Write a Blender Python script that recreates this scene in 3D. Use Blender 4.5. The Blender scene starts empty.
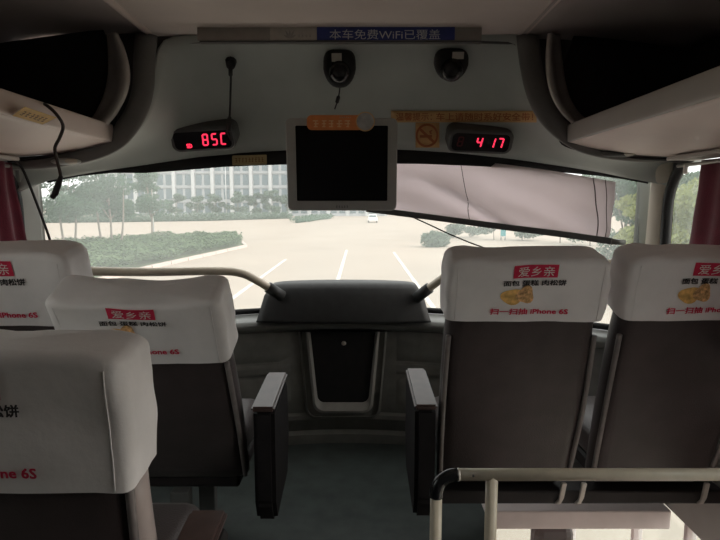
import bpy, bmesh, math, random
from mathutils import Vector, Matrix, noise
from mathutils.bvhtree import BVHTree

random.seed(7)
scene = bpy.context.scene
C = scene.collection

# ------------------------------------------------------------------ camera
F = 560.0                       # focal length in pixels of a 720x540 frame
CAM = Vector((0, 0, 1.15))
PITCH = math.atan(65 / F)
cd = bpy.data.cameras.new('camera')
cd.sensor_fit = 'HORIZONTAL'; cd.sensor_width = 36; cd.lens = F / 720 * 36
cd.clip_start = 0.05; cd.clip_end = 1000
cam = bpy.data.objects.new('camera', cd); C.objects.link(cam)
cam.location = CAM; cam.rotation_euler = (math.pi / 2 - PITCH, 0, 0)
scene.camera = cam

# ------------------------------------------------------------------ world: flat hazy white sky
w = bpy.data.worlds.new('sky'); scene.world = w; w.use_nodes = True
bg = w.node_tree.nodes['Background']
bg.inputs[0].default_value = (1.0, 0.972, 0.97, 1); bg.inputs[1].default_value = 1.0
sd = bpy.data.lights.new('hazy_sun', 'SUN'); sd.energy = 1.5; sd.angle = 0.7; sd.color = (1, 0.86, 0.80)
so = bpy.data.objects.new('hazy_sun', sd); C.objects.link(so)
so.rotation_euler = (math.radians(8), math.radians(63), 0)
vs = scene.view_settings
vs.view_transform = 'Standard'; vs.look = 'None'; vs.gamma = 1; vs.use_curve_mapping = False
vs.exposure = 1.05

GROUND = -2.05

# ------------------------------------------------------------------ measuring helpers
def ray(px, py):
    dx = (px - 360) / F; dy = (270 - py) / F
    return Vector((dx, math.cos(PITCH) + dy * math.sin(PITCH), -math.sin(PITCH) + dy * math.cos(PITCH)))
def at(px, py, Y):
    r = ray(px, py); return CAM + r * (Y / r.y)
def atx(px, py, X):
    r = ray(px, py); return CAM + r * (X / r.x)
def gr(px, py, z=GROUND):
    r = ray(px, py); return CAM + r * ((z - CAM.z) / r.z)

# ------------------------------------------------------------------ materials
def mat(name, col, rough=0.6, metal=0.0, nscale=30, namt=0.12, bump=0.0, bscale=None, spec=0.4, emit=None, estr=0, sheen=0, detail=4):
    m = bpy.data.materials.new(name); m.use_nodes = True
    nt = m.node_tree; p = nt.nodes['Principled BSDF']
    p.inputs['Roughness'].default_value = rough; p.inputs['Metallic'].default_value = metal
    p.inputs['Specular IOR Level'].default_value = spec
    tc = nt.nodes.new('ShaderNodeTexCoord')
    n = nt.nodes.new('ShaderNodeTexNoise'); n.inputs['Scale'].default_value = nscale; n.inputs['Detail'].default_value = detail
    nt.links.new(tc.outputs['Object'], n.inputs['Vector'])
    r = nt.nodes.new('ShaderNodeValToRGB')
    a = [max(0, c * (1 - namt)) for c in col]; b = [min(1, c * (1 + namt)) for c in col]
    r.color_ramp.elements[0].color = (*a, 1); r.color_ramp.elements[1].color = (*b, 1)
    r.color_ramp.elements[0].position = 0.3; r.color_ramp.elements[1].position = 0.7
    nt.links.new(n.outputs['Fac'], r.inputs['Fac']); nt.links.new(r.outputs['Color'], p.inputs['Base Color'])
    if bump:
        n2 = nt.nodes.new('ShaderNodeTexNoise'); n2.inputs['Scale'].default_value = bscale or nscale * 4
        n2.inputs['Detail'].default_value = 3
        nt.links.new(tc.outputs['Object'], n2.inputs['Vector'])
        bn = nt.nodes.new('ShaderNodeBump'); bn.inputs['Strength'].default_value = bump; bn.inputs['Distance'].default_value = 0.01
        nt.links.new(n2.outputs['Fac'], bn.inputs['Height']); nt.links.new(bn.outputs['Normal'], p.inputs['Normal'])
    if emit:
        p.inputs['Emission Color'].default_value = (*emit, 1); p.inputs['Emission Strength'].default_value = estr
    if sheen: p.inputs['Sheen Weight'].default_value = sheen
    return m

def glass_mat(name, veil, tint=(0.93, 0.97, 0.95), haze_map=None):
    """thin pane: clear, a fresnel reflection and a translucent veil that puts pale haze over the view"""
    m = bpy.data.materials.new(name); m.use_nodes = True
    nt = m.node_tree; nt.nodes.clear()
    out = nt.nodes.new('ShaderNodeOutputMaterial')
    tr = nt.nodes.new('ShaderNodeBsdfTransparent'); tr.inputs[0].default_value = (*tint, 1)
    gl = nt.nodes.new('ShaderNodeBsdfGlossy'); gl.inputs['Roughness'].default_value = 0.02
    tl = nt.nodes.new('ShaderNodeBsdfTranslucent'); tl.inputs[0].default_value = (0.86, 0.97, 0.93, 1)
    fr = nt.nodes.new('ShaderNodeFresnel'); fr.inputs[0].default_value = 1.35
    ge = nt.nodes.new('ShaderNodeNewGeometry'); ir = nt.nodes.new('ShaderNodeMapRange')   # same reflection from either face of the thin pane
    ir.inputs[3].default_value = 1.35; ir.inputs[4].default_value = 1 / 1.35
    nt.links.new(ge.outputs['Backfacing'], ir.inputs[0]); nt.links.new(ir.outputs[0], fr.inputs[0])
    m1 = nt.nodes.new('ShaderNodeMixShader'); m2 = nt.nodes.new('ShaderNodeMixShader')
    tc = nt.nodes.new('ShaderNodeTexCoord'); n = nt.nodes.new('ShaderNodeTexNoise')
    n.inputs['Scale'].default_value = 2.5; n.inputs['Detail'].default_value = 6
    nt.links.new(tc.outputs['Object'], n.inputs['Vector'])
    mr = nt.nodes.new('ShaderNodeMapRange'); mr.inputs[1].default_value = .3; mr.inputs[2].default_value = .7
    mr.inputs[3].default_value = veil * 0.8; mr.inputs[4].default_value = veil * 1.2
    nt.links.new(n.outputs['Fac'], mr.inputs[0]); nt.links.new(mr.outputs[0], m1.inputs[0])
    nt.links.new(tr.outputs[0], m1.inputs[1]); nt.links.new(tl.outputs[0], m1.inputs[2])
    nt.links.new(fr.outputs[0], m2.inputs[0]); nt.links.new(m1.outputs[0], m2.inputs[1]); nt.links.new(gl.outputs[0], m2.inputs[2])
    nt.links.new(m2.outputs[0], out.inputs['Surface'])
    return m

M = {}
M['fascia'] = mat('fascia_grey_plastic', (0.46, 0.49, 0.465), 0.55, nscale=6, namt=0.06, bump=0.05, bscale=400)
M['ceiling'] = mat('ceiling_beige_felt', (0.80, 0.70, 0.645), 0.9, nscale=5, namt=0.05, bump=0.08, bscale=300)
M['ceiling_side'] = mat('ceiling_side_vinyl', (0.50, 0.435, 0.415), 0.8, nscale=5, namt=0.06, bump=0.05, bscale=200)
M['rack'] = mat('rack_panel_cream', (0.80, 0.68, 0.625), 0.5, nscale=4, namt=0.05)
M['rack_edge'] = mat('rack_edge_grey', (0.46, 0.43, 0.40), 0.5, nscale=8, namt=0.05)
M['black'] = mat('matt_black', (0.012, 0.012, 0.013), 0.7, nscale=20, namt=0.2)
M['black_gloss'] = mat('gloss_black_plastic', (0.012, 0.012, 0.014), 0.2, nscale=20, namt=0.1)
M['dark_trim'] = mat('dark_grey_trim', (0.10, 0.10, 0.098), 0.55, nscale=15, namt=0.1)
M['ring'] = mat('rack_ring_grey', (0.17, 0.165, 0.158), 0.5, nscale=15, namt=0.08)
M['dash'] = mat('dash_charcoal', (0.17, 0.175, 0.165), 0.6, nscale=20, namt=0.12, bump=0.1, bscale=500)
M['dash_light'] = mat('dash_grey_rail', (0.17, 0.175, 0.165), 0.4, nscale=20, namt=0.08)
M['hump'] = mat('hump_black_vinyl', (0.035, 0.037, 0.037), 0.55, nscale=30, namt=0.15, bump=0.1, bscale=600)
M['frame_grey'] = mat('pocket_frame_grey', (0.36, 0.36, 0.345), 0.32, nscale=30, namt=0.05)
M['floor'] = mat('floor_green_grey_vinyl', (0.052, 0.064, 0.061), 0.45, nscale=12, namt=0.25, bump=0.05, bscale=300)
M['vinyl'] = mat('seat_brown_vinyl', (0.047, 0.034, 0.034), 0.42, nscale=12, namt=0.18, bump=0.15, bscale=250, sheen=0.1)
M['vinyl_side'] = mat('seat_dark_side_vinyl', (0.02, 0.016, 0.017), 0.6, nscale=12, namt=0.18)
M['piping'] = mat('seat_grey_piping', (0.19, 0.165, 0.16), 0.4, nscale=40, namt=0.12)
M['shell'] = mat('seat_shell_pink_lit', (0.40, 0.33, 0.31), 0.5, nscale=14, namt=0.1)  # pink light from the right window is put into this colour
M['cover'] = mat('cover_white_cotton', (0.74, 0.70, 0.695), 0.9, nscale=9, namt=0.06, bump=0.10, bscale=60, sheen=0.15)
M['arm'] = mat('armrest_brown_plastic', (0.075, 0.045, 0.04), 0.38, nscale=25, namt=0.2)
M['arm_panel'] = mat('armrest_dark_panel', (0.016, 0.014, 0.015), 0.7, nscale=25, namt=0.2, spec=0.15)
M['tube'] = mat('cream_painted_tube', (0.62, 0.55, 0.44), 0.35, nscale=30, namt=0.06)
M['chrome'] = mat('worn_chrome', (0.62, 0.58, 0.54), 0.35, metal=0.45, nscale=18, namt=0.12)
M['tv'] = mat('monitor_silver_plastic', (0.37, 0.36, 0.34), 0.45, nscale=30, namt=0.04)
M['screen'] = mat('screen_black_glass', (0.008, 0.008, 0.009), 0.25, nscale=30, namt=0.05)
M['plate_print'] = mat('pale_orange_print', (0.80, 0.50, 0.28), 0.6, namt=0.05)
M['orange'] = mat('orange_sticker', (0.70, 0.235, 0.075), 0.6, nscale=40, namt=0.08)
M['orange_pale'] = mat('pale_orange_film', (0.66, 0.40, 0.17), 0.6, nscale=20, namt=0.08)
M['orange_text'] = mat('dark_orange_print', (0.42, 0.13, 0.04), 0.6, nscale=20, namt=0.05)
M['sticker_yellow'] = mat('yellow_sticker', (0.78, 0.50, 0.16), 0.6, nscale=30, namt=0.1)
M['sticker_brown'] = mat('brown_print', (0.24, 0.11, 0.03), 0.6, nscale=30, namt=0.1)
M['tape'] = mat('tan_label', (0.52, 0.42, 0.22), 0.6, nscale=60, namt=0.1)
M['disc'] = mat('grey_disc', (0.40, 0.40, 0.40), 0.6, nscale=60, namt=0.15)
M['led'] = mat('red_led', (0.9, 0.02, 0.05), 0.4, namt=0, emit=(1.0, 0.035, 0.09), estr=0.75)
M['led_off'] = mat('unlit_led', (0.12, 0.012, 0.016), 0.4, namt=0)
M['blue'] = mat('blue_notice', (0.035, 0.05, 0.22), 0.5, nscale=40, namt=0.06)
M['notice_white'] = mat('white_print', (0.62, 0.63, 0.68), 0.6, namt=0.03)
M['notice_label'] = mat('pale_label', (0.46, 0.42, 0.38), 0.6, nscale=40, namt=0.06)
M['rail_metal'] = mat('dull_aluminium', (0.33, 0.31, 0.29), 0.4, metal=0.5, nscale=30, namt=0.06)
M['red_print'] = mat('crimson_print', (0.56, 0.018, 0.065), 0.8, nscale=60, namt=0.08)
M['black_print'] = mat('black_print', (0.035, 0.03, 0.032), 0.8, nscale=60, namt=0.08)
M['cover_print_white'] = mat('white_letter_print', (0.74, 0.68, 0.66), 0.85, nscale=60, namt=0.03)
M['bun'] = mat('bun_picture_print', (0.78, 0.43, 0.14), 0.8, nscale=55, namt=0.42)
M['bun2'] = mat('floss_bun_picture_print', (0.66, 0.36, 0.16), 0.8, nscale=110, namt=0.6)
M['curtain'] = mat('dark_red_curtain', (0.14, 0.012, 0.030), 0.85, nscale=14, namt=0.2, bump=0.2, bscale=220, sheen=0.2)
M['pillar'] = mat('pillar_grey', (0.40, 0.40, 0.37), 0.6, nscale=8, namt=0.05)
M['pillar_cream'] = mat('pillar_cream', (0.55, 0.50, 0.42), 0.6, nscale=8, namt=0.06)
M['wall'] = mat('side_wall_grey', (0.33, 0.31, 0.29), 0.7, nscale=6, namt=0.06)
M['rubber'] = mat('window_rubber', (0.015, 0.015, 0.016), 0.7, nscale=30, namt=0.1)
M['slab'] = mat('slab_pale_bounce', (0.66, 0.57, 0.56), 0.6, nscale=9, namt=0.08)  # kept pale so the stairwell lining bounces light up to the seats
M['cable'] = mat('black_cable', (0.012, 0.010, 0.010), 0.5, namt=0.05)
M['cable_brown'] = mat('brown_cable', (0.035, 0.022, 0.018), 0.5, namt=0.05)
M['lamp_lens'] = mat('lamp_lens', (0.62, 0.58, 0.50), 0.25, nscale=40, namt=0.05)
# blind lets daylight glow through the cloth
def cloth_through(name, col, t):
    m = mat(name, col, 0.85, nscale=7, namt=0.06)
    nt = m.node_tree; p = nt.nodes['Principled BSDF']; out = nt.nodes['Material Output']
    tl = nt.nodes.new('ShaderNodeBsdfTranslucent'); tl.inputs[0].default_value = (*col, 1)
    mx = nt.nodes.new('ShaderNodeMixShader'); mx.inputs[0].default_value = t
    nt.links.new(p.outputs[0], mx.inputs[1]); nt.links.new(tl.outputs[0], mx.inputs[2]); nt.links.new(mx.outputs[0], out.inputs['Surface'])
    return m
M['blind'] = cloth_through('blind_pale_cloth', (0.80, 0.74, 0.75), 0.62)
M['blind_seam'] = mat('blind_seam_thread', (0.16, 0.13, 0.13), 0.9, namt=0.05)
M['glass_front'] = glass_mat('windscreen_glass', 0.21)  # veil puts pale glare haze over the outdoor view
M['glass_side'] = glass_mat('side_window_glass', 0.06)
# outdoors
M['road'] = mat('pale_concrete_road', (0.35, 0.295, 0.24), 0.9, nscale=0.25, namt=0.07, detail=8)
M['line'] = mat('worn_white_paint', (0.60, 0.57, 0.52), 0.8, nscale=2, namt=0.06)
M['kerb'] = mat('kerb_stone', (0.58, 0.48, 0.43), 0.9, nscale=2, namt=0.1)
M['soil'] = mat('planted_soil', (0.12, 0.15, 0.07), 0.9, nscale=2, namt=0.3)
def leaf_mat(n, c): return cloth_through(n, c, 0.3)
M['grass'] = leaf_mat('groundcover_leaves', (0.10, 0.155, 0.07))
M['leaf'] = leaf_mat('tree_leaves_muted_green', (0.075, 0.135, 0.085))  # muted green, less yellow than the other leaves
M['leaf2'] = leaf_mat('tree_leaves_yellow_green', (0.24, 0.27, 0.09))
M['leaf_far'] = leaf_mat('tree_leaves_far_hazed', (0.12, 0.17, 0.125))  # paler than the near leaves, distance haze put into the colour
M['bark'] = mat('bark_grey', (0.22, 0.19, 0.16), 0.9, nscale=8, namt=0.25)
M['bwall'] = mat('building_pale_render', (0.40, 0.41, 0.42), 0.9, nscale=0.3, namt=0.05)
M['bwall2'] = mat('building_white_column', (0.52, 0.53, 0.53), 0.9, nscale=0.3, namt=0.03)
M['bglass'] = mat('building_window_glass', (0.13, 0.17, 0.19), 0.25, nscale=0.4, namt=0.2)
M['teal'] = mat('teal_board', (0.08, 0.36, 0.38), 0.6, nscale=1, namt=0.1)
M['car'] = mat('car_white_paint', (0.78, 0.78, 0.76), 0.3, namt=0.02)
M['grey_pole'] = mat('lamp_post_grey', (0.45, 0.46, 0.46), 0.5, nscale=2, namt=0.05)

# ------------------------------------------------------------------ mesh helpers
def link(name, me, m=None, parent=None, smooth=False):
    o = bpy.data.objects.new(name, me); C.objects.link(o)
    if m is not None:
        me.materials.clear(); me.materials.append(m)
    if parent: o.parent = parent
    if smooth:
        for p in me.polygons: p.use_smooth = True
    return o
def pyd(name, vs_, fs, m, parent=None, smooth=False):
    me = bpy.data.meshes.new(name); me.from_pydata([tuple(v) for v in vs_], [], fs); me.update()
    return link(name, me, m, parent, smooth)
def bmo(name, bm, m, parent=None, smooth=False):
    me = bpy.data.meshes.new(name)
    bmesh.ops.recalc_face_normals(bm, faces=bm.faces)
    bm.to_mesh(me); bm.free()
    return link(name, me, m, parent, smooth)
def tag(o, label, cat=None, group=None, kind=None):
    if label: o['label'] = label
    if cat: o['category'] = cat
    if group: o['group'] = group
    if kind: o['kind'] = kind
    return o
def struct(o, label=None):
    o['kind'] = 'structure'
    if label: o['label'] = label
    return o
def empty(name, loc=(0, 0, 0), rz=0):
    o = bpy.data.objects.new(name, None); C.objects.link(o); o.location = loc; o.rotation_euler = (0, 0, rz)
    o.empty_display_size = 0.05
    return o
def bm_box(bm, lo, hi, bev=0, seg=2):
    lo = Vector(lo); hi = Vector(hi)
    r = bmesh.ops.create_cube(bm, size=1)
    for v in r['verts']:
        v.co = Vector([lo[i] + (v.co[i] + 0.5) * (hi[i] - lo[i]) for i in range(3)])
    if bev:
        es = list({e for v in r['verts'] for e in v.link_edges})
        bmesh.ops.bevel(bm, geom=es, offset=bev, segments=seg, affect='EDGES', profile=0.5)
def box(name, lo, hi, m, parent=None, bev=0, seg=2):
    bm = bmesh.new(); bm_box(bm, lo, hi, bev, seg)
    return bmo(name, bm, m, parent, smooth=False)
def tube_bm(bm, pts, r, n=10, cap=True):
    pts = [Vector(p) for p in pts]; rs = r if isinstance(r, (list, tuple)) else [r] * len(pts)
    rings = []; up = None
    for i, p in enumerate(pts):
        d = (pts[min(i + 1, len(pts) - 1)] - pts[max(i - 1, 0)]).normalized()
        if up is None:
            up = Vector((0, 0, 1)) if abs(d.z) < 0.9 else Vector((1, 0, 0))
        a = d.cross(up)
        if a.length < 1e-5: a = d.cross(Vector((0, 1, 0)))
        a.normalize(); b = a.cross(d).normalized(); up = b
        rings.append([bm.verts.new(p + (a * math.cos(t) + b * math.sin(t)) * rs[i]) for t in [2 * math.pi * k / n for k in range(n)]])
    for i in range(len(rings) - 1):
        for k in range(n):
            bm.faces.new((rings[i][k], rings[i][(k + 1) % n], rings[i + 1][(k + 1) % n], rings[i + 1][k]))
    if cap:
        bm.faces.new(rings[0]); bm.faces.new(rings[-1][::-1])
def tube(name, pts, r, m, parent=None, n=10):
    bm = bmesh.new(); tube_bm(bm, pts, r, n); return bmo(name, bm, m, parent, smooth=True)
def spline(pts, k=8):
    """Catmull-Rom through the points"""
    P = [Vector(p) for p in pts]; P = [P[0] * 2 - P[1]] + P + [P[-1] * 2 - P[-2]]; out = []
    for i in range(1, len(P) - 2):
        for j in range(k):
            t = j / k
            out.append(0.5 * ((2 * P[i]) + (P[i + 1] - P[i - 1]) * t + (2 * P[i - 1] - 5 * P[i] + 4 * P[i + 1] - P[i + 2]) * t * t + (3 * P[i] - P[i - 1] - 3 * P[i + 1] + P[i + 2]) * t ** 3))
    out.append(P[-2]); return out
def grid(name, fn, nu, nv, m, parent=None, thick=0, smooth=True, flip=False):
    """sheet of fn(u,v), u,v in 0..1, with real thickness along +normal when asked"""
    vs_ = [fn(i / nu, j / nv) for j in range(nv + 1) for i in range(nu + 1)]
    fs = []
    for j in range(nv):
        for i in range(nu):
            a = j * (nu + 1) + i; q = (a, a + 1, a + nu + 2, a + nu + 1)
            fs.append(q[::-1] if flip else q)
    o = pyd(name, vs_, fs, m, parent, smooth)
    if thick:
        md = o.modifiers.new('thickness', 'SOLIDIFY'); md.thickness = thick; md.offset = -1
    return o
def prism(name, poly, depth, m, parent=None, bev=0):
    """poly: list of 3D points (planar), extruded by vector depth"""
    bm = bmesh.new(); d = Vector(depth)
    a = [bm.verts.new(Vector(p)) for p in poly]; b = [bm.verts.new(Vector(p) + d) for p in poly]
    bm.faces.new(a); bm.faces.new(b[::-1]); n = len(a)
    for i in range(n): bm.faces.new((a[i], b[i], b[(i + 1) % n], a[(i + 1) % n]))
    bmesh.ops.recalc_face_normals(bm, faces=bm.faces)
    if bev: bmesh.ops.bevel(bm, geom=list(bm.edges), offset=bev, segments=2, affect='EDGES')
    return bmo(name, bm, m, parent)
def rrect(w_, h_, r, n=6):
    pts = []
    for cx, cy, a0 in ((w_ / 2 - r, h_ / 2 - r, 0), (-w_ / 2 + r, h_ / 2 - r, 90), (-w_ / 2 + r, -h_ / 2 + r, 180), (w_ / 2 - r, -h_ / 2 + r, 270)):
        for k in range(n + 1):
            a = math.radians(a0 + 90 * k / n); pts.append((cx + r * math.cos(a), cy + r * math.sin(a)))
    return pts
def text_geo(s, bold=0.0):
    """flat lettering as (verts2d, faces), normalised to its bounding box origin at the lower-left, raw size 1"""
    cu = bpy.data.curves.new('lettering', 'FONT'); cu.body = s; cu.size = 1; cu.resolution_u = 2
    o = bpy.data.objects.new('lettering', cu); C.objects.link(o)
    dg = bpy.context.evaluated_depsgraph_get(); dg.update()
    me = o.evaluated_get(dg).to_mesh()
    V = [(v.co.x, v.co.y) for v in me.vertices]; Fc = [tuple(p.vertices) for p in me.polygons]
    o.evaluated_get(dg).to_mesh_clear()
    bpy.data.objects.remove(o); bpy.data.curves.remove(cu)
    if bold > 0:      # heavier strokes: the outline again, shifted a little
        V0, F0 = V, Fc; V, Fc = [], []
        for dx, dy in ((-bold, -bold), (bold, -bold), (-bold, bold), (bold, bold)):
            k = len(V); V += [(x + dx, y + dy) for x, y in V0]; Fc += [tuple(i + k for i in f) for f in F0]
    x0 = min(v[0] for v in V); x1 = max(v[0] for v in V); y0 = min(v[1] for v in V); y1 = max(v[1] for v in V)
    return [((x - x0) / (x1 - x0), (y - y0) / (y1 - y0)) for x, y in V], Fc
def scribble(n, seed):
    """print too small to read: a row of little stroke blocks"""
    rd = random.Random(seed); V = []; Fc = []
    for i in range(n):
        x0, x1 = (i + 0.1) / n, (i + 0.86) / n
        for k in range(3):
            y = 0.08 + 0.36 * k; a, b = x0 + (x1 - x0) * rd.uniform(0, 0.3), x1 - (x1 - x0) * rd.uniform(0, 0.3)
            j = len(V); V += [(a, y), (b, y), (b, y + 0.14), (a, y + 0.14)]; Fc.append((j, j + 1, j + 2, j + 3))
        xm = x0 + (x1 - x0) * rd.uniform(0.3, 0.6); wd = (x1 - x0) * 0.2
        j = len(V); V += [(xm, 0.22), (xm + wd, 0.22), (xm + wd, 0.44), (xm, 0.44)]; Fc.append((j, j + 1, j + 2, j + 3))
        j = len(V); V += [(xm, 0.58), (xm + wd, 0.58), (xm + wd, 0.8), (xm, 0.8)]; Fc.append((j, j + 1, j + 2, j + 3))
    return V, Fc
def frame_on(loc, nrm, roll=0):
    """matrix with local x right, local y up, local z out of the surface"""
    z = Vector(nrm).normalized(); up = Vector((0, 0, 1)); x = up.cross(z).normalized(); y = z.cross(x)
    mt = Matrix((x, y, z)).transposed().to_4x4(); mt.translation = loc
    return mt @ Matrix.Rotation(roll, 4, 'Z')
def flat_text(name, s, wid, hei, cx, cy, z, m, parent, bold=0.01):
    V, Fc = text_geo(s, bold)
    return pyd(name, [(cx + (x - 0.5) * wid, cy + (y - 0.5) * hei, z) for x, y in V], Fc, m, parent)
def plate(name, pts2, z0, z1, m, parent, bev=0):
    return prism(name, [(x, y, z0) for x, y in pts2], (0, 0, z1 - z0), m, parent, bev)

# ================================================================== THE BUS SHELL
WL, WR = -1.30, 1.18
CX = (WL + WR) / 2
def glassY(x, z): return 2.80 - 0.52 * ((x - CX) / 1.22) ** 2 - 0.15 * (z - 0.62)
def panelY(x): return 2.64 - 0.46 * ((x - CX) / 1.22) ** 2

# floor with the stairwell opening behind/under the right-hand seats
SWX0, SWX1, SWY0, SWY1 = 0.47, 1.16, 0.35, 2.0
bm = bmesh.new()
bm_box(bm, (WL, -6.0, -0.075), (SWX0, 2.9, 0)); bm_box(bm, (SWX0, -6.0, -0.075), (WR, SWY0, 0))
floor = struct(bmo('floor', bm, M['floor']), 'dark grey green vinyl floor of the aisle')
slab = struct(box('trim_1', (SWX0, SWY1, -0.075), (WR, 2.55, 0.0), M['slab'], None, 0.006), 'pinkish grey edge of the deck over the driver compartment')
# lower compartment walls seen through the opening, coloured pale to bounce light up
struct(box('wall_lower_inner', (SWX0 - 0.04, SWY0, -1.5), (SWX0, 3.0, -0.076), M['slab']), 'side wall of the lower stairwell, made pale pinkish grey to bounce light')
struct(box('wall_lower_rear', (SWX0, SWY0 - 0.04, -1.5), (WR, SWY0, -0.076), M['slab']), 'rear wall of the lower stairwell, made pale pinkish grey to bounce light')
struct(box('floor_lower', (SWX0 - 0.04, SWY0 - 0.04, -1.56), (WR, 3.0, -1.5), M['slab']), 'lower floor by the driver compartment')
lw = struct(empty('window_lower', (0.8, 2.95, -1.5)), 'bright lower windscreen of the driver compartment')
def lwpart(nm, lo, hi, m, root, bev=0.004):
    return box(nm, Vector(lo) - root.location, Vector(hi) - root.location, m, root, bev)
lwpart('glass', (SWX0, 2.95, -1.25), (WR, 2.956, -0.08), M['glass_side'], lw, 0)
lwpart('window_frame', (SWX0, 2.94, -1.5), (WR, 2.97, -1.25), M['dark_trim'], lw)
lwpart('window_post', (SWX0, 2.94, -1.25), (0.72, 2.97, -0.08), M['dark_trim'], lw)
ld = struct(empty('door_1', (WR, 1.7, -1.5)), 'glazed entrance door at the bottom of the stairwell')
lwpart('door_panel', (WR, 0.35, -1.5), (WR + 0.04, 3.0, -1.2), M['dark_trim'], ld)
lwpart('glass', (WR + 0.02, 0.35, -1.2), (WR + 0.026, 3.0, 0.0), M['glass_side'], ld, 0)
for a, b in ((0.35, 0.45), (1.18, 1.24), (1.90, 1.92), (2.27, 2.295), (2.97, 3.0)): lwpart('door_post', (WR, a, -1.2), (WR + 0.04, b, 0.0), M['slab'], ld)
# driver's seat down there
ds = tag(empty('driver_seat', (0.84, 2.32, -1.5)), 'dark driver seat seen below through the stairwell opening', 'seat')
bm = bmesh.new(); bm_box(bm, (-0.2, -0.08, 0.45), (0.2, 0.04, 0.80), 0.035, 3); bm_box(bm, (-0.09, -0.06, 0.80), (0.09, 0.03, 1.27), 0.04, 3); bmo('backrest', bm, M['vinyl'], ds)
bm = bmesh.new(); bm_box(bm, (-0.21, -0.05, 0.33), (0.21, 0.42, 0.45), 0.035, 3); bmo('seat_cushion', bm, M['vinyl'], ds)
bm = bmesh.new(); tube_bm(bm, [(0, 0.2, 0), (0, 0.2, 0.33)], 0.07); bmo('pedestal', bm, M['dark_trim'], ds)

# rear wall
struct(box('wall_back', (WL, -6.05, -0.075), (WR, -6.0, 1.85), M['wall']), 'rear wall behind the camera')

# side walls with one window opening each, the rest blanked to cut light
def side_wall(side, X, out):
    y0, y1 = -6.0, 2.27
    x0, x1 = (X - 0.05, X) if out < 0 else (X, X + 0.05)
    zb, zt = 0.55, 1.34
    root = struct(empty('wall_' + side, (X, 0, 0)), 'grey side wall with one front window, rear blanked off to cut light, on the %s' % side)
    def pc(nm, lo, hi, m, bev=0.0):
        b = box(nm, (lo[0] - X, lo[1], lo[2]), (hi[0] - X, hi[1], hi[2]), m, root, bev); return b
    pc('lower_panel', (x0, y0, 0.0 if out > 0 else -0.075), (x1, y1 + (0.75 if out > 0 else 0), zb), M['wall'])
    pc('upper_panel', (x0, y0, zt), (x1, y1, 1.9), M['wall'])
    closed_runs = [(-6.0, 0.1), (2.15, 2.27)] if out > 0 else [(-6.0, 0.52), (2.13, 2.27)]  # long rear run is a blank wall added to cut light from behind
    for a, b in closed_runs:
        q0, q1 = (x0, x1) if a < -2 else ((X - 0.012, X) if out < 0 else (X, X + 0.012))
        pc('window_post', (q0, a, zb), (q1, b, zt), M['wall'] if a < -2 else M['rubber'])
    for i in range(1):
        a, b = closed_runs[i][1], closed_runs[i + 1][0]
        wn = struct(empty('window_%d' % (1 if out < 0 else 2), (X, (a + b) / 2, zb)), 'side window pane on the %s of the coach' % side)
        g = box('glass', (0.02 * out - 0.003, (a - b) / 2, 0), (0.02 * out + 0.003, (b - a) / 2, zt - zb), M['glass_side'], wn)
        # rubber seal with rounded corners
        bm = bmesh.new()
        pr = [(0.012 * out * -1, p[0], p[1] + (zt - zb) / 2) for p in rrect(b - a - 0.02, zt - zb - 0.02, 0.2, 8)]
        tube_bm(bm, pr + [pr[0]], 0.019, 6, cap=False)
        bmo('seal', bm, M['rubber'], wn, True)
        # fill the four rounded corners
        L, H, R_ = b - a, zt - zb, 0.2
        for sy in (-1, 1):
            for sz in (0, 1):
                cy = sy * (L / 2 - 0.01 - R_); cz = (0.01 + R_) if sz == 0 else H - 0.01 - R_
                sgz = -1 if sz == 0 else 1
                arc = [(cy + sy * R_ * math.cos(t), cz + sgz * R_ * math.sin(t)) for t in [math.pi / 2 * k / 6 for k in range(7)]]
                poly = arc + [(cy + sy * (R_ + .01), cz + sgz * (R_ + .01))]
                prism('corner', [(-0.004, q[0], q[1]) for q in poly], (0.008, 0, 0), M['rubber'], wn)
    return root
side_wall('left', WL, -1); side_wall('right', WR, 1)

# ceiling: beige centre panel, darker sides, two seam strips
ZC = 1.757
ceil = struct(box('ceiling', (-0.738, -6.0, ZC), (0.576, 2.12, ZC + 0.05), M['ceiling']), 'beige centre panel of the ceiling')
for nm, xa, xb, lbl in (('ceiling_left', -0.738, WL - 0.02, 'brown grey ceiling side panel over the left luggage rack'), ('ceiling_right', 0.576, WR + 0.02, 'brown grey ceiling side panel over the right luggage rack')):
    def fn(u, v, xa=xa, xb=xb): return (xa + (xb - xa) * u, -6.0 + 8.13 * v, ZC + 0.012 - 0.06 * u * u)
    struct(grid(nm, fn, 8, 2, M['ceiling_side'], None, 0.02, True), lbl)
    s = -1 if xa < 0 else 1
    struct(tube('trim_%d' % (2 if s < 0 else 3), [(xa + s * 0.012, -6.0, ZC + 0.006), (xa + s * 0.012, 2.11, ZC + 0.006)], 0.016, M['rack'], None, 8), 'rounded seam strip along the ceiling on the %s' % ('left' if s < 0 else 'right'))

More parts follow.
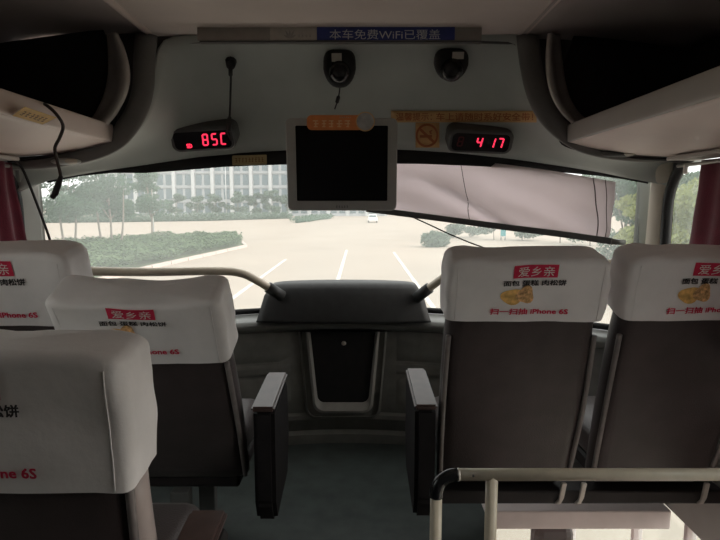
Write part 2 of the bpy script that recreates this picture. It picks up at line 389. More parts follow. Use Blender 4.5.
# ------------------------------------------------------------------ front header (fascia)
cols = [  # top pixel, top Y, bottom pixel, bottom Y
    ((-6, 170), 2.09, (18, 190), 2.10), ((50, 165), 2.085, (48, 181), 2.17), ((92, 155), 2.08, (78, 175), 2.24), ((122, 142), 2.08, (110, 170), 2.30),
    ((141, 124), 2.08, (145, 165), 2.35), ((151, 100), 2.08, (175, 160.5), 2.39), ((156, 70), 2.08, (200, 157), 2.42), ((165, 42), 2.085, (222, 155), 2.44),
    ((200, 36), 2.09, (248, 152.5), 2.46), ((250, 34.5), 2.095, (283, 150.5), 2.475), ((300, 34), 2.10, (320, 149.5), 2.48), ((345, 34), 2.10, (350, 149), 2.48),
    ((400, 34), 2.10, (395, 149.5), 2.48), ((450, 34.5), 2.095, (425, 151), 2.47), ((490, 35), 2.09, (455, 153), 2.455), ((518, 37), 2.085, (485, 156), 2.44),
    ((526, 62), 2.08, (512, 159), 2.42), ((535, 95), 2.08, (540, 163), 2.39), ((552, 122), 2.08, (570, 167.5), 2.35), ((580, 142), 2.08, (600, 172.5), 2.30),
    ((620, 154), 2.085, (622, 177), 2.25), ((660, 158), 2.09, (648, 182), 2.20), ((705, 160), 2.09, (672, 186), 2.12)]
TOP = [at(*c[0], c[1]) for c in cols]; BOT = [at(*c[2], c[3]) for c in cols]
TOPs = spline(TOP, 3); BOTs = spline(BOT, 3); NC = len(TOPs) - 1
def fas(u, v):
    i = min(int(u * NC + 1e-6), NC); a, b = TOPs[i], BOTs[i]
    p = a.lerp(b, v); p = p + Vector((0, 0.035, 0.02)) * math.sin(math.pi * v)
    return p
fascia = struct(grid('wall_front_upper', fas, NC, 10, M['fascia'], None, -0.012, True), 'grey moulded header panel above the windscreen')
bvh = BVHTree.FromPolygons([v.co.copy() for v in fascia.data.vertices], [tuple(p.vertices) for p in fascia.data.polygons])
def on_fascia(px, py):
    loc, nrm, i, d = bvh.ray_cast(CAM, ray(px, py).normalized())
    if nrm.y > 0: nrm = -nrm
    return loc, nrm
# black band under the header (top edge of the windscreen)
band = [(48, 181, 2), (78, 175, 1.5), (110, 170, 3), (145, 165, 8), (175, 160.5, 10.5), (222, 155, 12), (283, 150.5, 14), (350, 149, 14), (425, 151, 13), (485, 156, 10.5), (540, 163, 7.5), (600, 172.5, 3.5), (622, 177, 2), (648, 182, 2)]
def bandpt(u, v):
    t = u * (len(band) - 1); i = min(int(t), len(band) - 2); f = t - i
    a = [band[i][k] * (1 - f) + band[i + 1][k] * f for k in range(3)]
    top = Vector(bot_at(a[0], a[1] - 2.5)); lo = at(a[0], a[1] + a[2], top.y + 0.004)
    return top.lerp(lo, v)
def bot_at(px, py):
    best = min(range(len(cols) - 1), key=lambda i: 0 if cols[i][2][0] <= px <= cols[i + 1][2][0] else abs(cols[i][2][0] - px) + 1)
    a, b = cols[best], cols[best + 1]; f = (px - a[2][0]) / (b[2][0] - a[2][0])
    return at(px, py, a[3] + (b[3] - a[3]) * f + 0.004)
struct(grid('trim_4', bandpt, 39, 2, M['black'], None, -0.01), 'black band along the top of the windscreen')

# windscreen: one big curved pane
def wg(u, v):
    x = WL + 0.03 + (WR - WL - 0.06) * u; z = 0.62 + 0.86 * v
    return (x, glassY(x, z), z)
wsc = struct(empty('window_3', (CX, 2.8, 0.62)), 'large curved front windscreen with a pale haze veil added')
g = grid('glass', wg, 32, 6, M['glass_front']); g.parent = wsc; g.matrix_parent_inverse = Matrix.Translation((-CX, -2.8, -0.62))

sp = [(x, glassY(x, 0.63) - 0.012, 0.632) for x in [WL + 0.03 + (WR - WL - 0.06) * k / 24 for k in range(25)]]
sl = tube('seal', [Vector(p) - Vector((CX, 2.8, 0.62)) for p in sp], 0.014, M['rubber'], wsc, 8)
# A pillars and window pillars
def pillar(name, pts, depth, m, lbl, bev=0.012):
    return struct(prism(name, pts, depth, m, None, bev), lbl)
pillar('trim_5', [(WL - 0.02, 2.12, 0.5), (WL + 0.022, 2.13, 0.5), (WL + 0.050, 2.23, 0.5), (WL + 0.045, 2.25, 0.5), (WL - 0.02, 2.28, 0.5)], (0, -0.02, 0.84), M['pillar'], 'grey pillar at the left end of the windscreen')
pillar('trim_6', [(WR + 0.02, 2.265, 0.5), (WR - 0.018, 2.268, 0.5), (WR - 0.062, 2.30, 0.5), (WR - 0.055, 2.315, 0.5), (WR + 0.02, 2.32, 0.5)], (0, -0.02, 0.83), M['pillar'], 'grey pillar with a slot at the right end of the windscreen')
def rp(u, v):
    a = math.pi * u; z = 0.5 + 0.86 * v
    return (WR + 0.01 - 0.045 * math.sin(a) ** 0.5, 2.185 + 0.11 * u - 0.05 * v, z)
struct(grid('trim_7', rp, 12, 4, M['pillar_cream'], None, 0.01), 'cream rounded window pillar on the right')
b = prism('handle_slot', [Vector((WR - 0.042 + p[0], 2.276, 1.02 + p[1])) for p in rrect(0.018, 0.16, 0.0088, 5)], (0, 0.01, 0), M['dark_trim'], bpy.data.objects['trim_6'])

# ------------------------------------------------------------------ front lower wall
def sheet_front(z0, z1, dy):
    def fn(u, v):
        x = WL + (WR - WL) * u; return (x, panelY(x) + dy, z0 + (z1 - z0) * v)
    return fn
fw = struct(grid('wall_front_lower', sheet_front(-0.02, 0.60, 0.0), 30, 2, M['dash'], None, 0.03), 'charcoal front panel below the windscreen')
def sill(u, v):
    x = WL + (WR - WL) * u; y0 = panelY(x) - 0.03; y1 = glassY(x, 0.62) + 0.02
    prof = [(y0 + 0.02, 0.555), (y0, 0.57), (y0 - 0.004, 0.588), (y0 + 0.012, 0.606), (y0 + 0.04, 0.612), (y1, 0.618)]
    t = v * 5; i = min(int(t), 4); f = t - i
    return (x, prof[i][0] * (1 - f) + prof[i + 1][0] * f, prof[i][1] * (1 - f) + prof[i + 1][1] * f)
struct(grid('trim_8', sill, 30, 15, M['dash_light'], None, 0.01), 'grey sill rail under the windscreen')
def strip(name, z0, z1, dy, m, lbl):
    def fn(u, v):
        x = WL + (WR - WL) * u
        prof = [(0.03, z0), (-dy, z0), (-dy, z1), (0.0, z1 + 0.012)]
        t = v * 3; i = min(int(t), 2); f = t - i
        return (x, panelY(x) + prof[i][0] * (1 - f) + prof[i + 1][0] * f, prof[i][1] * (1 - f) + prof[i + 1][1] * f)
    return struct(grid(name, fn, 30, 12, m, None, 0.004, False), lbl)
strip('baseboard_front', 0.0, 0.045, 0.03, M['dash'], 'dark skirting step along the foot of the front panel')
strip('trim_9', 0.115, 0.135, 0.012, M['dash'], 'narrow ridge across the foot of the front panel')
# raised side panels with grooves, left and right of the pocket
def front_panel(px0, px1, name):
    x0 = at(px0, 350, 2.6).x; x1 = at(px1, 350, 2.6).x
    for k, (z0, z1) in enumerate(((0.185, 0.33), (0.34, 0.395), (0.405, 0.55))):
        def fn(u, v, z0=z0, z1=z1):
            x = x0 + (x1 - x0) * u; e = min(u, 1 - u, v, 1 - v)
            return (x, panelY(x) - (0.014 if e > 1e-6 else -0.001), z0 + (z1 - z0) * v)
        grid(name, fn, 12, 6, M['dash'], fw)
front_panel(150, 291, 'panel'); front_panel(396, 520, 'panel')

# storage pocket: grey U-shaped frame, black inset, small lock
pk = tag(empty('storage_pocket', (at(343, 400, 2.6).x, panelY(0) - 0.012, 0.0)), 'black inset front pocket with a rounded grey frame in the front panel', 'compartment')
def trap(wt, wb, zt, zb, r, n=6):
    """pocket outline: straight top, rounded lower corners"""
    pts = [(-wt / 2, zt)]
    for k in range(n + 1):
        a = math.pi + math.pi / 2 * k / n; pts.append((-wb / 2 + r + r * math.cos(a), zb + r + r * math.sin(a)))
    for k in range(n + 1):
        a = 1.5 * math.pi + math.pi / 2 * k / n; pts.append((wb / 2 - r + r * math.cos(a), zb + r + r * math.sin(a)))
    pts.append((wt / 2, zt)); return pts
ZT = 0.553
zb_o = at(343, 420, 2.6).z; zb_m = at(343, 411, 2.6).z; zb_i = at(343, 404, 2.6).z
o1 = trap(0.425, 0.365, ZT, zb_o, 0.05); o2 = trap(0.405, 0.345, ZT, zb_o + 0.012, 0.045); o3 = trap(0.330, 0.268, ZT, zb_m, 0.045); o4 = trap(0.312, 0.250, ZT, zb_i, 0.035)
def loft(name, loops, ys, m, parent, fill=False):
    bm = bmesh.new(); L = [[bm.verts.new((p[0], y, p[1])) for p in lp] for lp, y in zip(loops, ys)]
    n = len(L[0])
    for a, b in zip(L, L[1:]):
        for i in range(n): bm.faces.new((a[i], a[(i + 1) % n], b[(i + 1) % n], b[i]))
    if fill: bm.faces.new(L[-1])
    return bmo(name, bm, m, parent)
loft('surround', [o1, o1, o2, o2], [0.02, -0.012, -0.02, 0.0], M['dash'], pk)
loft('frame', [trap(0.352, 0.292, ZT, zb_m - 0.010, 0.048), trap(0.352, 0.292, ZT, zb_m - 0.010, 0.048), o3, o4, o4], [0.0, -0.022, -0.026, -0.008, 0.004], M['frame_grey'], pk)
loft('back_panel', [o2, o2], [-0.001, -0.002], M['dash'], pk, True)
loft('inset', [o4, o4], [0.0, -0.004], M['black'], pk, True)
bm = bmesh.new(); lz = at(344, 344.5, 2.6).z; tube_bm(bm, [(0.004, -0.002, lz), (0.004, -0.014, lz)], [0.012, 0.009], 12); bmo('lock', bm, M['chrome'], pk, True)

# dark moulded hump on the sill
hp = tag(empty('windscreen_hump', (at(344, 320, 2.6).x, 2.60, 0.612)), 'dark moulded hood on the sill in front of the windscreen', 'hood')
def hump():
    bm = bmesh.new()
    zt = at(344, 285, 2.56).z - 0.612
    n = 24; loops = []
    def row(hw, z, y0, y1, bow, crown):
        pts = []
        for k in range(n + 1):
            t = k / n * 2 - 1; pts.append((hw * t, y0 + bow * t * t, z + crown * (1 - t * t) ** 0.5 if crown else z))
        for k in range(n, -1, -1):
            t = k / n * 2 - 1; pts.append((hw * t, y1 - bow * 0.5 * t * t, z + crown * (1 - t * t) ** 0.5 if crown else z))
        return pts
    rows = [row(0.405, 0.0, -0.09, 0.14, 0.03, 0), row(0.40, 0.012, -0.09, 0.14, 0.03, 0), row(0.37, zt * 0.70, -0.055, 0.13, 0.03, 0.0),
            row(0.352, zt * 0.86, -0.045, 0.125, 0.03, 0.004), row(0.342, zt * 0.95, -0.03, 0.115, 0.03, 0.008), row(0.325, zt * 0.98, -0.005, 0.10, 0.03, 0.010)]
    L = [[bm.verts.new(p) for p in r] for r in rows]; m_ = len(L[0])
    for a, b in zip(L, L[1:]):
        for i in range(m_): bm.faces.new((a[i], a[(i + 1) % m_], b[(i + 1) % m_], b[i]))
    top = L[-1]
    for k in range(n): bm.faces.new((top[k], top[k + 1], top[m_ - 2 - k], top[m_ - 1 - k]))
    bm.faces.new(L[0][::-1])
    return bmo('hood_body', bm, M['hump'], hp, True)
hump()

# cream grab rails running into the hump
def rail(pxs, name, lbl, side):
    root = tag(empty(name, at(*pxs[-1][:2], pxs[-1][2])), lbl, 'handrail')
    off = root.location
    pts = spline([at(*p) - off for p in pxs], 8)
    tube('tube', pts, 0.0185, M['tube'], root, 12)
    d = (pts[-1] - pts[-3]).normalized()
    tube('socket', [pts[-1] - d * 0.035, pts[-1] + d * 0.05], 0.026, M['hump'], root, 12)
    return root
rail([(78, 271, 2.17), (150, 272, 2.34), (215, 271, 2.44), (240, 273, 2.47), (256, 280, 2.50), (274, 291, 2.54)], 'grab_rail', 'cream grab rail along the windscreen on the left of the dark hood', -1)
rail([(640, 263, 2.17), (520, 266, 2.36), (475, 268, 2.44), (452, 272, 2.47), (440, 280, 2.50), (424, 292, 2.54)], 'grab_rail', 'cream grab rail behind the seats on the right of the dark hood', 1)

# ------------------------------------------------------------------ luggage racks
RY1 = 2.06
def rack(side):
    s = -1 if side == 'left' else 1
    xl = -0.888 if s < 0 else 0.744; xw = (WL + 0.005) if s < 0 else (WR - 0.005)
    root = tag(empty('luggage_rack', (xw, 0, 1.3)), 'cream open overhead luggage rack along the %s wall' % ('left curtain' if s < 0 else 'right curtain'), 'luggage rack')
    def L(x, y, z): return (x - xw, y, z - 1.3)
    zt = 1.437; W_ = abs(xw - xl)
    # profile across, from lip top down and out to the wall (u: distance outward from the lip)
    lip = [(0.03, zt - 0.012), (0.012, zt), (0.0, zt - 0.006), (0.004, zt - 0.055), (0.012, zt - 0.062)]
    und = [(0.012, zt - 0.062), (0.10, zt - 0.085), (0.22, zt - 0.105), (W_, zt - 0.118)]
    tray = [(0.03, zt - 0.012), (0.035, zt - 0.05), (W_, zt - 0.08)]
    def fr(u_, y):   # rounded front end: the rack pulls back towards the wall
        return y
    def sheet(nm, prof, m, th=0.006):
        pr = spline([(p[0], 0, p[1]) for p in prof], 4); n = len(pr) - 1
        def fn(u, v):
            p = pr[min(int(round(u * n)), n)]
            cut = 0.10 * max(0, 1 - p.x / 0.35) ** 2
            y = -6.0 + (2.109 - 0.049 * min(1, p.x / 0.25) + 6.0) * v
            return L(xl + s * p.x, y, p.z)
        return grid(nm, fn, n, 8, m, root, th if s < 0 else -th)
    sheet('lip', lip, M['rack_edge'] if s > 0 else M['rack'])
    sheet('underside', und, M['rack'])
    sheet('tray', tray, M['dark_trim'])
    # black rubber edge round the front end
    pts = [L(xl + s * u, 2.109 - 0.049 * min(1, u / 0.25), z) for u, z in [(0.0, zt - 0.01), (0.006, zt - 0.06), (0.10, zt - 0.092), (0.22, zt - 0.112), (W_ - 0.02, zt - 0.125)]]
    tube('rubber_edge', spline(pts, 6), 0.008, M['rubber'], root, 8)
    # reading light / air strip on the underside next to the wall
    bx = box('service_strip', L(min(xw, xw - s * 0.10), -6.0, zt - 0.133), L(max(xw, xw - s * 0.10), RY1 - 0.06, zt - 0.119), M['rack_edge'], root, 0.004)
    # end bulkhead, dark
    b0, b1 = sorted((xl + s * 0.02, xw)); z0, z1 = zt - 0.09, ZC - 0.03
    poly = [(xl + s * 0.01, zt - 0.05), (xl - s * 0.03, 1.52), (xl - s * 0.03, 1.62), (xl + s * 0.02, ZC + 0.01), (xw, ZC - 0.04), (xw, zt - 0.07)]
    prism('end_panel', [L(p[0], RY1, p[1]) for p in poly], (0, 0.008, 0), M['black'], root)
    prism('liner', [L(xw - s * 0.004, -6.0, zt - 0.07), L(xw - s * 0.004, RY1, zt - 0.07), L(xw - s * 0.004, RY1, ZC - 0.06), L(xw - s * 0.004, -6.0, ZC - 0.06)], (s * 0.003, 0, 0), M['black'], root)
    fx = [(100, 146), (128, 132), (143, 108), (149, 85), (150, 64), (160, 62), (163, 48), (170, 44), (208, 43), (208, 30), (60, 30), (60, 146)] if s < 0 else [(592, 145), (566, 130), (549, 110), (538, 88), (530, 62), (524, 60), (521, 48), (513, 44), (476, 43), (476, 30), (640, 30), (640, 145)]
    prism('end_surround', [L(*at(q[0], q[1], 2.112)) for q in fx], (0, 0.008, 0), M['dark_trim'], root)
    # worn metal bracket, a flat curved bar
    px = [(118, 34), (126, 52), (131, 74), (128, 94), (119, 112), (108, 126)] if s < 0 else [(547, 34), (545, 55), (546, 78), (551, 97), (560, 113), (573, 126)]
    px2 = [(108, 34), (109, 52), (109, 74), (105, 94), (97, 112), (90, 122)] if s < 0 else [(560, 34), (562, 55), (565, 78), (570, 97), (579, 112), (590, 122)]
    A = spline([at(p[0], p[1], 2.02) for p in px], 6); B = spline([at(p[0], p[1], 2.05) for p in px2], 6); n = len(A) - 1
    def fn(u, v):
        i = min(int(round(u * n)), n); p = A[i].lerp(B[i], v); p = p + Vector((0, -0.018 * math.sin(math.pi * min(1, v * 1.6 + 0.1)), 0)); return L(p.x, p.y, p.z)
    grid('bracket', fn, n, 8, M['chrome'], root, 0.006)
    return root
rack('left'); rack('right')
# dark grey rounded ring trim between rack end and header
for nm, px, lbl in (('trim_10', [(143, 32), (141, 60), (140, 85), (134, 108), (122, 128), (104, 144), (76, 155), (40, 162), (0, 165)], 'dark curved trim round the front end of the left rack'),
                    ('trim_11', [(530, 32), (533, 60), (539, 88), (549, 110), (566, 128), (590, 143), (625, 152), (665, 156), (705, 157)], 'dark curved trim round the front end of the right rack')):
    P = spline([at(p[0], p[1], 2.045) for p in px], 6); n = len(P) - 1
    def fn(u, v, P=P, n=n):
        i = min(int(round(u * n)), n); a = P[max(i - 1, 0)]; b_ = P[min(i + 1, n)]; d = (b_ - a).normalized()
        nr = Vector((d.z, 0, -d.x)); wdt = 0.040 if i < n * 0.55 else 0.040 - 0.026 * (i / n - 0.55) / 0.45
        ang = math.pi * v
        return P[i] + nr * (math.cos(ang) * wdt) + Vector((0, -0.02 * math.sin(ang) + 0.03, 0))
    struct(grid(nm, fn, n, 8, M['ring'], None, 0.006), lbl)
# oval reading lamps at the front ends of the racks
for (px, py, Y, wpx, lbl) in ((66, 161.5, 2.06, 30, 'small oval lamp under the front end of the left luggage rack'), (619, 153.5, 2.05, 36, 'small oval lamp under the front end of the right luggage rack')):
    p = at(px, py, Y); r = empty('reading_lamp', p); r.location = p
    k = wpx / 560 * Y / 2
    bm = bmesh.new(); bmesh.ops.create_uvsphere(bm, u_segments=20, v_segments=10, radius=1)
    for v in bm.verts: v.co = Vector((v.co.x * k, v.co.y * 0.022, v.co.z * 0.013))
    bmo('housing', bm, M['dark_trim'] if px > 300 else M['fascia'], r, True)
    bm = bmesh.new(); bmesh.ops.create_uvsphere(bm, u_segments=20, v_segments=10, radius=1)
    for v in bm.verts: v.co = Vector((v.co.x * k * 0.45 + k * 0.42, v.co.y * 0.022 - 0.006, v.co.z * 0.011))
    bmo('lens', bm, M['lamp_lens'], r, True); tag(r, lbl, 'lamp')

# ================================================================== THINGS ON THE HEADER
def mount(name, px, py, roll=0, lift=0.0, normal=None):
    loc, n = on_fascia(px, py)
    if normal is not None: n = Vector(normal)
    o = empty(name); o.matrix_world = frame_on(loc + n.normalized() * lift, n, roll); return o
def pxsize(px, py):
    loc, n = on_fascia(px, py); return (loc.y * math.cos(PITCH) - (loc.z - CAM.z) * math.sin(PITCH)) / F   # metres per pixel there

# --- red digit displays
SEG = {'8': 'abcdefg', '5': 'acdfg', 'C': 'adef', '4': 'bcfg', '1': 'bc', '7': 'abc', 'off': 'abcdefg'}
def digit(ch, cx, cy, wd, hd, t, z, m, parent):
    bm = bmesh.new(); hw, hh = wd / 2, hd / 2
    def bar(x0, y0, x1, y1):
        d = Vector((x1 - x0, y1 - y0)).normalized(); q = Vector((-d.y, d.x)) * t / 2; a = Vector((x0, y0)) + d * t * 0.35; b_ = Vector((x1, y1)) - d * t * 0.35
        pts = [a - d * 0 + q, b_ + q, b_ + d * t * 0.3, b_ - q, a - q, a - d * t * 0.3]
        lo = [bm.verts.new((p.x + (p.y) * 0.12 + cx, p.y + cy, z)) for p in pts]; hi = [bm.verts.new((p.x + p.y * 0.12 + cx, p.y + cy, z + 0.0015)) for p in pts]
        bm.faces.new(hi); bm.faces.new(lo[::-1])
        for i in range(6): bm.faces.new((lo[i], lo[(i + 1) % 6], hi[(i + 1) % 6], hi[i]))
    S = {'a': (-hw, hh, hw, hh), 'b': (hw, hh, hw, 0), 'c': (hw, 0, hw, -hh), 'd': (-hw, -hh, hw, -hh), 'e': (-hw, 0, -hw, -hh), 'f': (-hw, hh, -hw, 0), 'g': (-hw, 0, hw, 0)}
    for k in SEG[ch]: bar(*S[k])
    return bmo('digit', bm, m, parent)
def display(px, py, wpx, hpx, roll, digits, small, lbl, nrm):
    o = mount('digit_display', px, py, roll, 0.04, nrm); s = pxsize(px, py)
    W_, H_ = wpx * s, hpx * s * 1.03
    bm = bmesh.new(); 
    lo = [bm.verts.new((x, y, -0.10)) for x, y in rrect(W_, H_, H_ * 0.32)]; mi = [bm.verts.new((x, y, 0.018)) for x, y in rrect(W_, H_, H_ * 0.32)]; hi = [bm.verts.new((x, y, 0.026)) for x, y in rrect(W_ * 0.95, H_ * 0.88, H_ * 0.28)]
    n = len(lo); bm.faces.new(lo[::-1]); bm.faces.new(hi)
    for a, b_ in ((lo, mi), (mi, hi)):
        for i in range(n): bm.faces.new((a[i], a[(i + 1) % n], b_[(i + 1) % n], b_[i]))
    bmo('housing', bm, M['dark_trim'], o)
    plate('window', rrect(W_ * 0.88, H_ * 0.74, H_ * 0.2), 0.0255, 0.0275, M['black_gloss'], o)
    for ch, dx, hh in digits: digit(ch, dx * s, 0.4 * s, 4.6 * s if ch != '1' else 0.5 * s, hh * s, 1.35 * s, 0.028, M['led'], o)
    if small: flat_text('indicator', small[0], 5.5 * s, 4.5 * s, small[1] * s, small[2] * s, 0.0285, M['led'], o, 0.04)
    else: digit('off', -20 * s, 0.5 * s, 4.4 * s, 9 * s, 1.3 * s, 0.028, M['led_off'], o)
    tag(o, lbl, 'display', 'red digit displays on the header panel')
NR = (0, -0.85, -0.5)
display(206, 133.5, 64, 23.5, math.radians(3.5), [('8', 3, 11), ('5', 12, 11), ('C', 21, 11)], ('SD', -14, -5), 'black display box showing 85C in red, left of the monitor', NR)
display(478, 136, 64, 23.5, math.radians(-2.5), [('4', -1.5, 9.5), ('1', 13, 9.5), ('7', 19, 9.5)], None, 'black display box showing 417 in red, right of the monitor', NR)

# --- orange seat-belt banner
bn = mount('notice_strip', 467, 116.5, math.radians(-0.5), 0.002); s = pxsize(467, 116.5)
def film(name, wpx, hpx, m, parent, px0, py0, nu=24, lift=0.002, roll=0):
    """sticker that lies on the curved header: each vertex is found on the surface"""
    inv = parent.matrix_world.inverted()
    def fn(u, v):
        qx = (u - 0.5) * wpx; qy = (v - 0.5) * hpx; c, s_ = math.cos(roll), math.sin(roll)
        loc, n = on_fascia(px0 + qx * c - qy * s_, py0 + qx * s_ + qy * c)
        return inv @ (loc + n * lift)
    return grid(name, fn, nu, 3, m, parent, 0.0006)
def film_text(name, txt, wpx, hpx, px0, py0, m, parent, bold=0.012, roll=0, lift=0.0034):
    V, Fc = text_geo(txt, bold); inv = parent.matrix_world.inverted(); out = []
    for x, y in V:
        qx = (x - 0.5) * wpx; qy = (0.5 - y) * hpx; c, s_ = math.cos(roll), math.sin(roll)
        loc, n = on_fascia(px0 + qx * c - qy * s_, py0 + qx * s_ + qy * c); out.append(inv @ (loc + n * lift))
    return pyd(name, out, Fc, m, parent)
film('film', 146, 11.5, M['orange_pale'], bn, 464, 116.3)
film_text('lettering', '温馨提示：', 36, 8.0, 414, 116.3, M['orange_text'], bn, 0.012)
film_text('lettering', '车上请随时系好安全带！', 98, 8.0, 485, 116.3, M['orange_text'], bn, 0.012)
tag(bn, 'orange seat belt reminder strip with Chinese lettering above the 417 display', 'sticker')
# --- no smoking sticker
ns = mount('no_smoking_sticker', 427, 135, 0, 0.002); s = pxsize(427, 135)
film('film', 24, 25, M['orange_pale'], ns, 427.5, 135, 4, 0.0015)
def ring(name, r0, r1, m, parent, z0, z1, n=28):
    bm = bmesh.new(); A = []
    for r_, z in ((r0, z0), (r0, z1), (r1, z1), (r1, z0)):
        A.append([bm.verts.new((r_ * math.cos(2 * math.pi * k / n), r_ * 1.12 * math.sin(2 * math.pi * k / n), z)) for k in range(n)])
    for a, b_ in zip(A, A[1:] + A[:1]):
        for i in range(n): bm.faces.new((a[i], a[(i + 1) % n], b_[(i + 1) % n], b_[i]))
    return bmo(name, bm, m, parent)
ring('ring', 9.3 * s, 11.3 * s, M['orange_text'], ns, 0.003, 0.0042)
plate('slash', [(-7.5 * s, 5.8 * s), (-6 * s, 8 * s), (7.5 * s, -5.8 * s), (6 * s, -8 * s)], 0.004, 0.005, M['orange_text'], ns)
plate('cigarette', [(-7 * s, -2.2 * s), (-7 * s, 0.6 * s), (5 * s, 0.6 * s), (5 * s, -2.2 * s)], 0.003, 0.0038, M['orange_text'], ns)
plate('smoke', [(3 * s, 1.5 * s), (2 * s, 4.5 * s), (4.5 * s, 6 * s), (5.5 * s, 5 * s), (4 * s, 4 * s), (5 * s, 1.5 * s)], 0.003, 0.0038, M['orange_text'], ns)
tag(ns, 'square orange no smoking sticker beside the monitor', 'sticker')

# --- small tan label on the black band
tp = bot_at(249, 155); tp = at(249.5, 160, tp.y - 0.012)
o = empty('label_strip'); o.matrix_world = frame_on(tp, (0, -1, 0.1), math.radians(1.5)); s = tp.y / F
plate('film', rrect(34 * s, 9.5 * s, 0.003, 2), 0, 0.001, M['tape'], o)
V, Fc = scribble(9, 4)
pyd('print', [((x - 0.5) * 29 * s, (y - 0.5) * 5 * s, 0.0014) for x, y in V], Fc, M['sticker_brown'], o)['kind'] = 'stuff'
tag(o, 'small tan printed label on the black windscreen band', 'label')

# --- blue notice and rail at the front edge of the ceiling
nr = empty('notice_rail'); nr.location = at(340, 35, 2.012); s = 2.012 / F
YR = 0
box('rail', (-135 * s, -0.004, -0.026), (136 * s, 0.02, -0.019), M['dark_trim'], nr, 0.002)
box('backing', (-137 * s, -0.002, -0.019), (136 * s, 0.014, 0.026), M['rail_metal'], nr, 0.002)
box('blue_panel', (-22 * s, -0.006, -0.018), (110 * s, -0.002, 0.0255), M['blue'], nr, 0.001)
box('pale_panel', (-67 * s, -0.005, -0.018), (-22.4 * s, -0.002, 0.024), M['notice_label'], nr, 0.001)
V, Fc = text_geo('本车免费WiFi已覆盖')
pyd('lettering', [((-10 + x * 106) * s, -0.0068, -0.0165 + y * 0.033) for x, y in V], Fc, M['notice_white'], nr)
# small plant-like mark and words on the pale panel
bm = bmesh.new()
for a, l in ((150, 7), (120, 9), (90, 8), (60, 9), (30, 7)):
    d = Vector((math.cos(math.radians(a)), 0, math.sin(math.radians(a)))); q = Vector((-d.z, 0, d.x)); c = Vector((-48 * s, -0.0056, -0.013))
    bm.faces.new([bm.verts.new(c + d * (l * s) * f + q * (k * 1.1 * s)) for f, k in ((0, 0), (0.55, -1), (1, 0), (0.55, 1))])
bmo('leaf_mark', bm, M['rail_metal'], nr)
V, Fc = scribble(4, 9)
pyd('print', [((-41 + x * 14) * s, -0.0056, -0.010 + y * 0.010) for x, y in V], Fc, M['rail_metal'], nr)
tag(nr, 'blue notice strip with white Chinese lettering on a rail under the ceiling edge', 'sign')

# --- two dome cameras
def dome(px, py, wpx, hpx, plug, lbl):
    o = mount('dome_camera', px, py, 0, 0.03, (0, -0.9, -0.35)); s = pxsize(px, py)
    hw, hh = wpx * s / 2, hpx * s / 2
    # shield-shaped mounting: wide top, narrow rounded bottom
    def outl(k):
        pts = []
        for i in range(28):
            t = 2 * math.pi * i / 28; x = math.cos(t); y = math.sin(t)
            if y > 0: xx = math.copysign(abs(x) ** 0.55, x) * hw; yy = hh * (abs(y) ** 0.6)
            else: xx = math.copysign(abs(x) ** 0.8, x) * hw * (1 - 0.18 * abs(y)); yy = -hh * abs(y) ** 0.9
            pts.append((xx * k, yy * k))
        return pts
    bm = bmesh.new(); LL = []
    for k, z in ((0.9, -0.08), (1.0, 0.0), (1.0, 0.02), (0.93, 0.035), (0.75, 0.046)): LL.append([bm.verts.new((x, y, z)) for x, y in outl(k)])
    for a, b_ in zip(LL, LL[1:]):
        for i in range(28): bm.faces.new((a[i], a[(i + 1) % 28], b_[(i + 1) % 28], b_[i]))
    bm.faces.new(LL[-1]); bm.faces.new(LL[0][::-1])
    bmo('housing', bm, M['dark_trim'] if False else M['black'], o, True)
    bm = bmesh.new(); bmesh.ops.create_uvsphere(bm, u_segments=20, v_segments=12, radius=hw * 0.72)
    for v in bm.verts: v.co = v.co + Vector((0, -hh * (0.25 if not plug else 0.1), 0.03))
    bmo('dome', bm, M['black_gloss'], o, True)
    plate('label', [(hw * (-0.45 if plug else -0.05), hh * 0.42), (hw * (0.15 if plug else 0.62), hh * 0.42), (hw * (0.15 if plug else 0.62), hh * 0.85), (hw * (-0.45 if plug else -0.05), hh * 0.85)], 0.0465, 0.0475, M['notice_label'], o)
    if plug:
        c = tube('cord', spline([(0, -hh * 0.85, 0.0), (-0.002, -hh * 1.2, 0.02), (-0.010, -hh * 1.7, 0.012), (-0.022, -hh * 2.2, 0.002)], 6), 0.0028, M['cable'], o, 6)
        tube('plug', [(-0.0045, -hh * 1.42, 0.016), (-0.0065, -hh * 1.5, 0.016), (-0.012, -hh * 1.78, 0.012), (-0.0125, -hh * 1.86, 0.012)], [0.004, 0.0075, 0.0075, 0.004], M['cable'], o, 8)
    tag(o, lbl, 'camera')
dome(340, 67, 32, 36, True, 'black shield-shaped ceiling camera with a dangling plug above the monitor')
dome(449.5, 63, 33, 30, False, 'black shiny dome camera right of the other camera')

# --- microphone cord hanging beside the left display
mc = mount('hanging_cord', 231, 61, 0, 0.004); inv = mc.matrix_world.inverted()
def fp(px, py, lift):
    loc, n = on_fascia(px, py); return inv @ (loc + n * lift)
tube('clip', [fp(231, 61, 0.0), fp(231, 61, 0.03)], [0.022, 0.016], M['black'], mc, 10)
tube('hook', [fp(231, 61, 0.028), fp(231, 64, 0.03), fp(231, 70, 0.028)], 0.008, M['black'], mc, 8)
tube('cord', spline([fp(231.5, 64, 0.028), fp(231, 80, 0.03), fp(230.8, 96, 0.055), fp(230, 112, 0.085)], 6), 0.0042, M['cable'], mc, 6)
tube('cord', spline([fp(230, 108, 0.08), fp(227.5, 118, 0.095), fp(232, 130, 0.10)], 6), 0.003, M['cable'], mc, 6)
tube('plug', [fp(230.2, 106, 0.078), fp(230, 110, 0.084), fp(229.5, 119, 0.092), fp(229.3, 121, 0.093)], [0.006, 0.0105, 0.0105, 0.007], M['cable'], mc, 8)
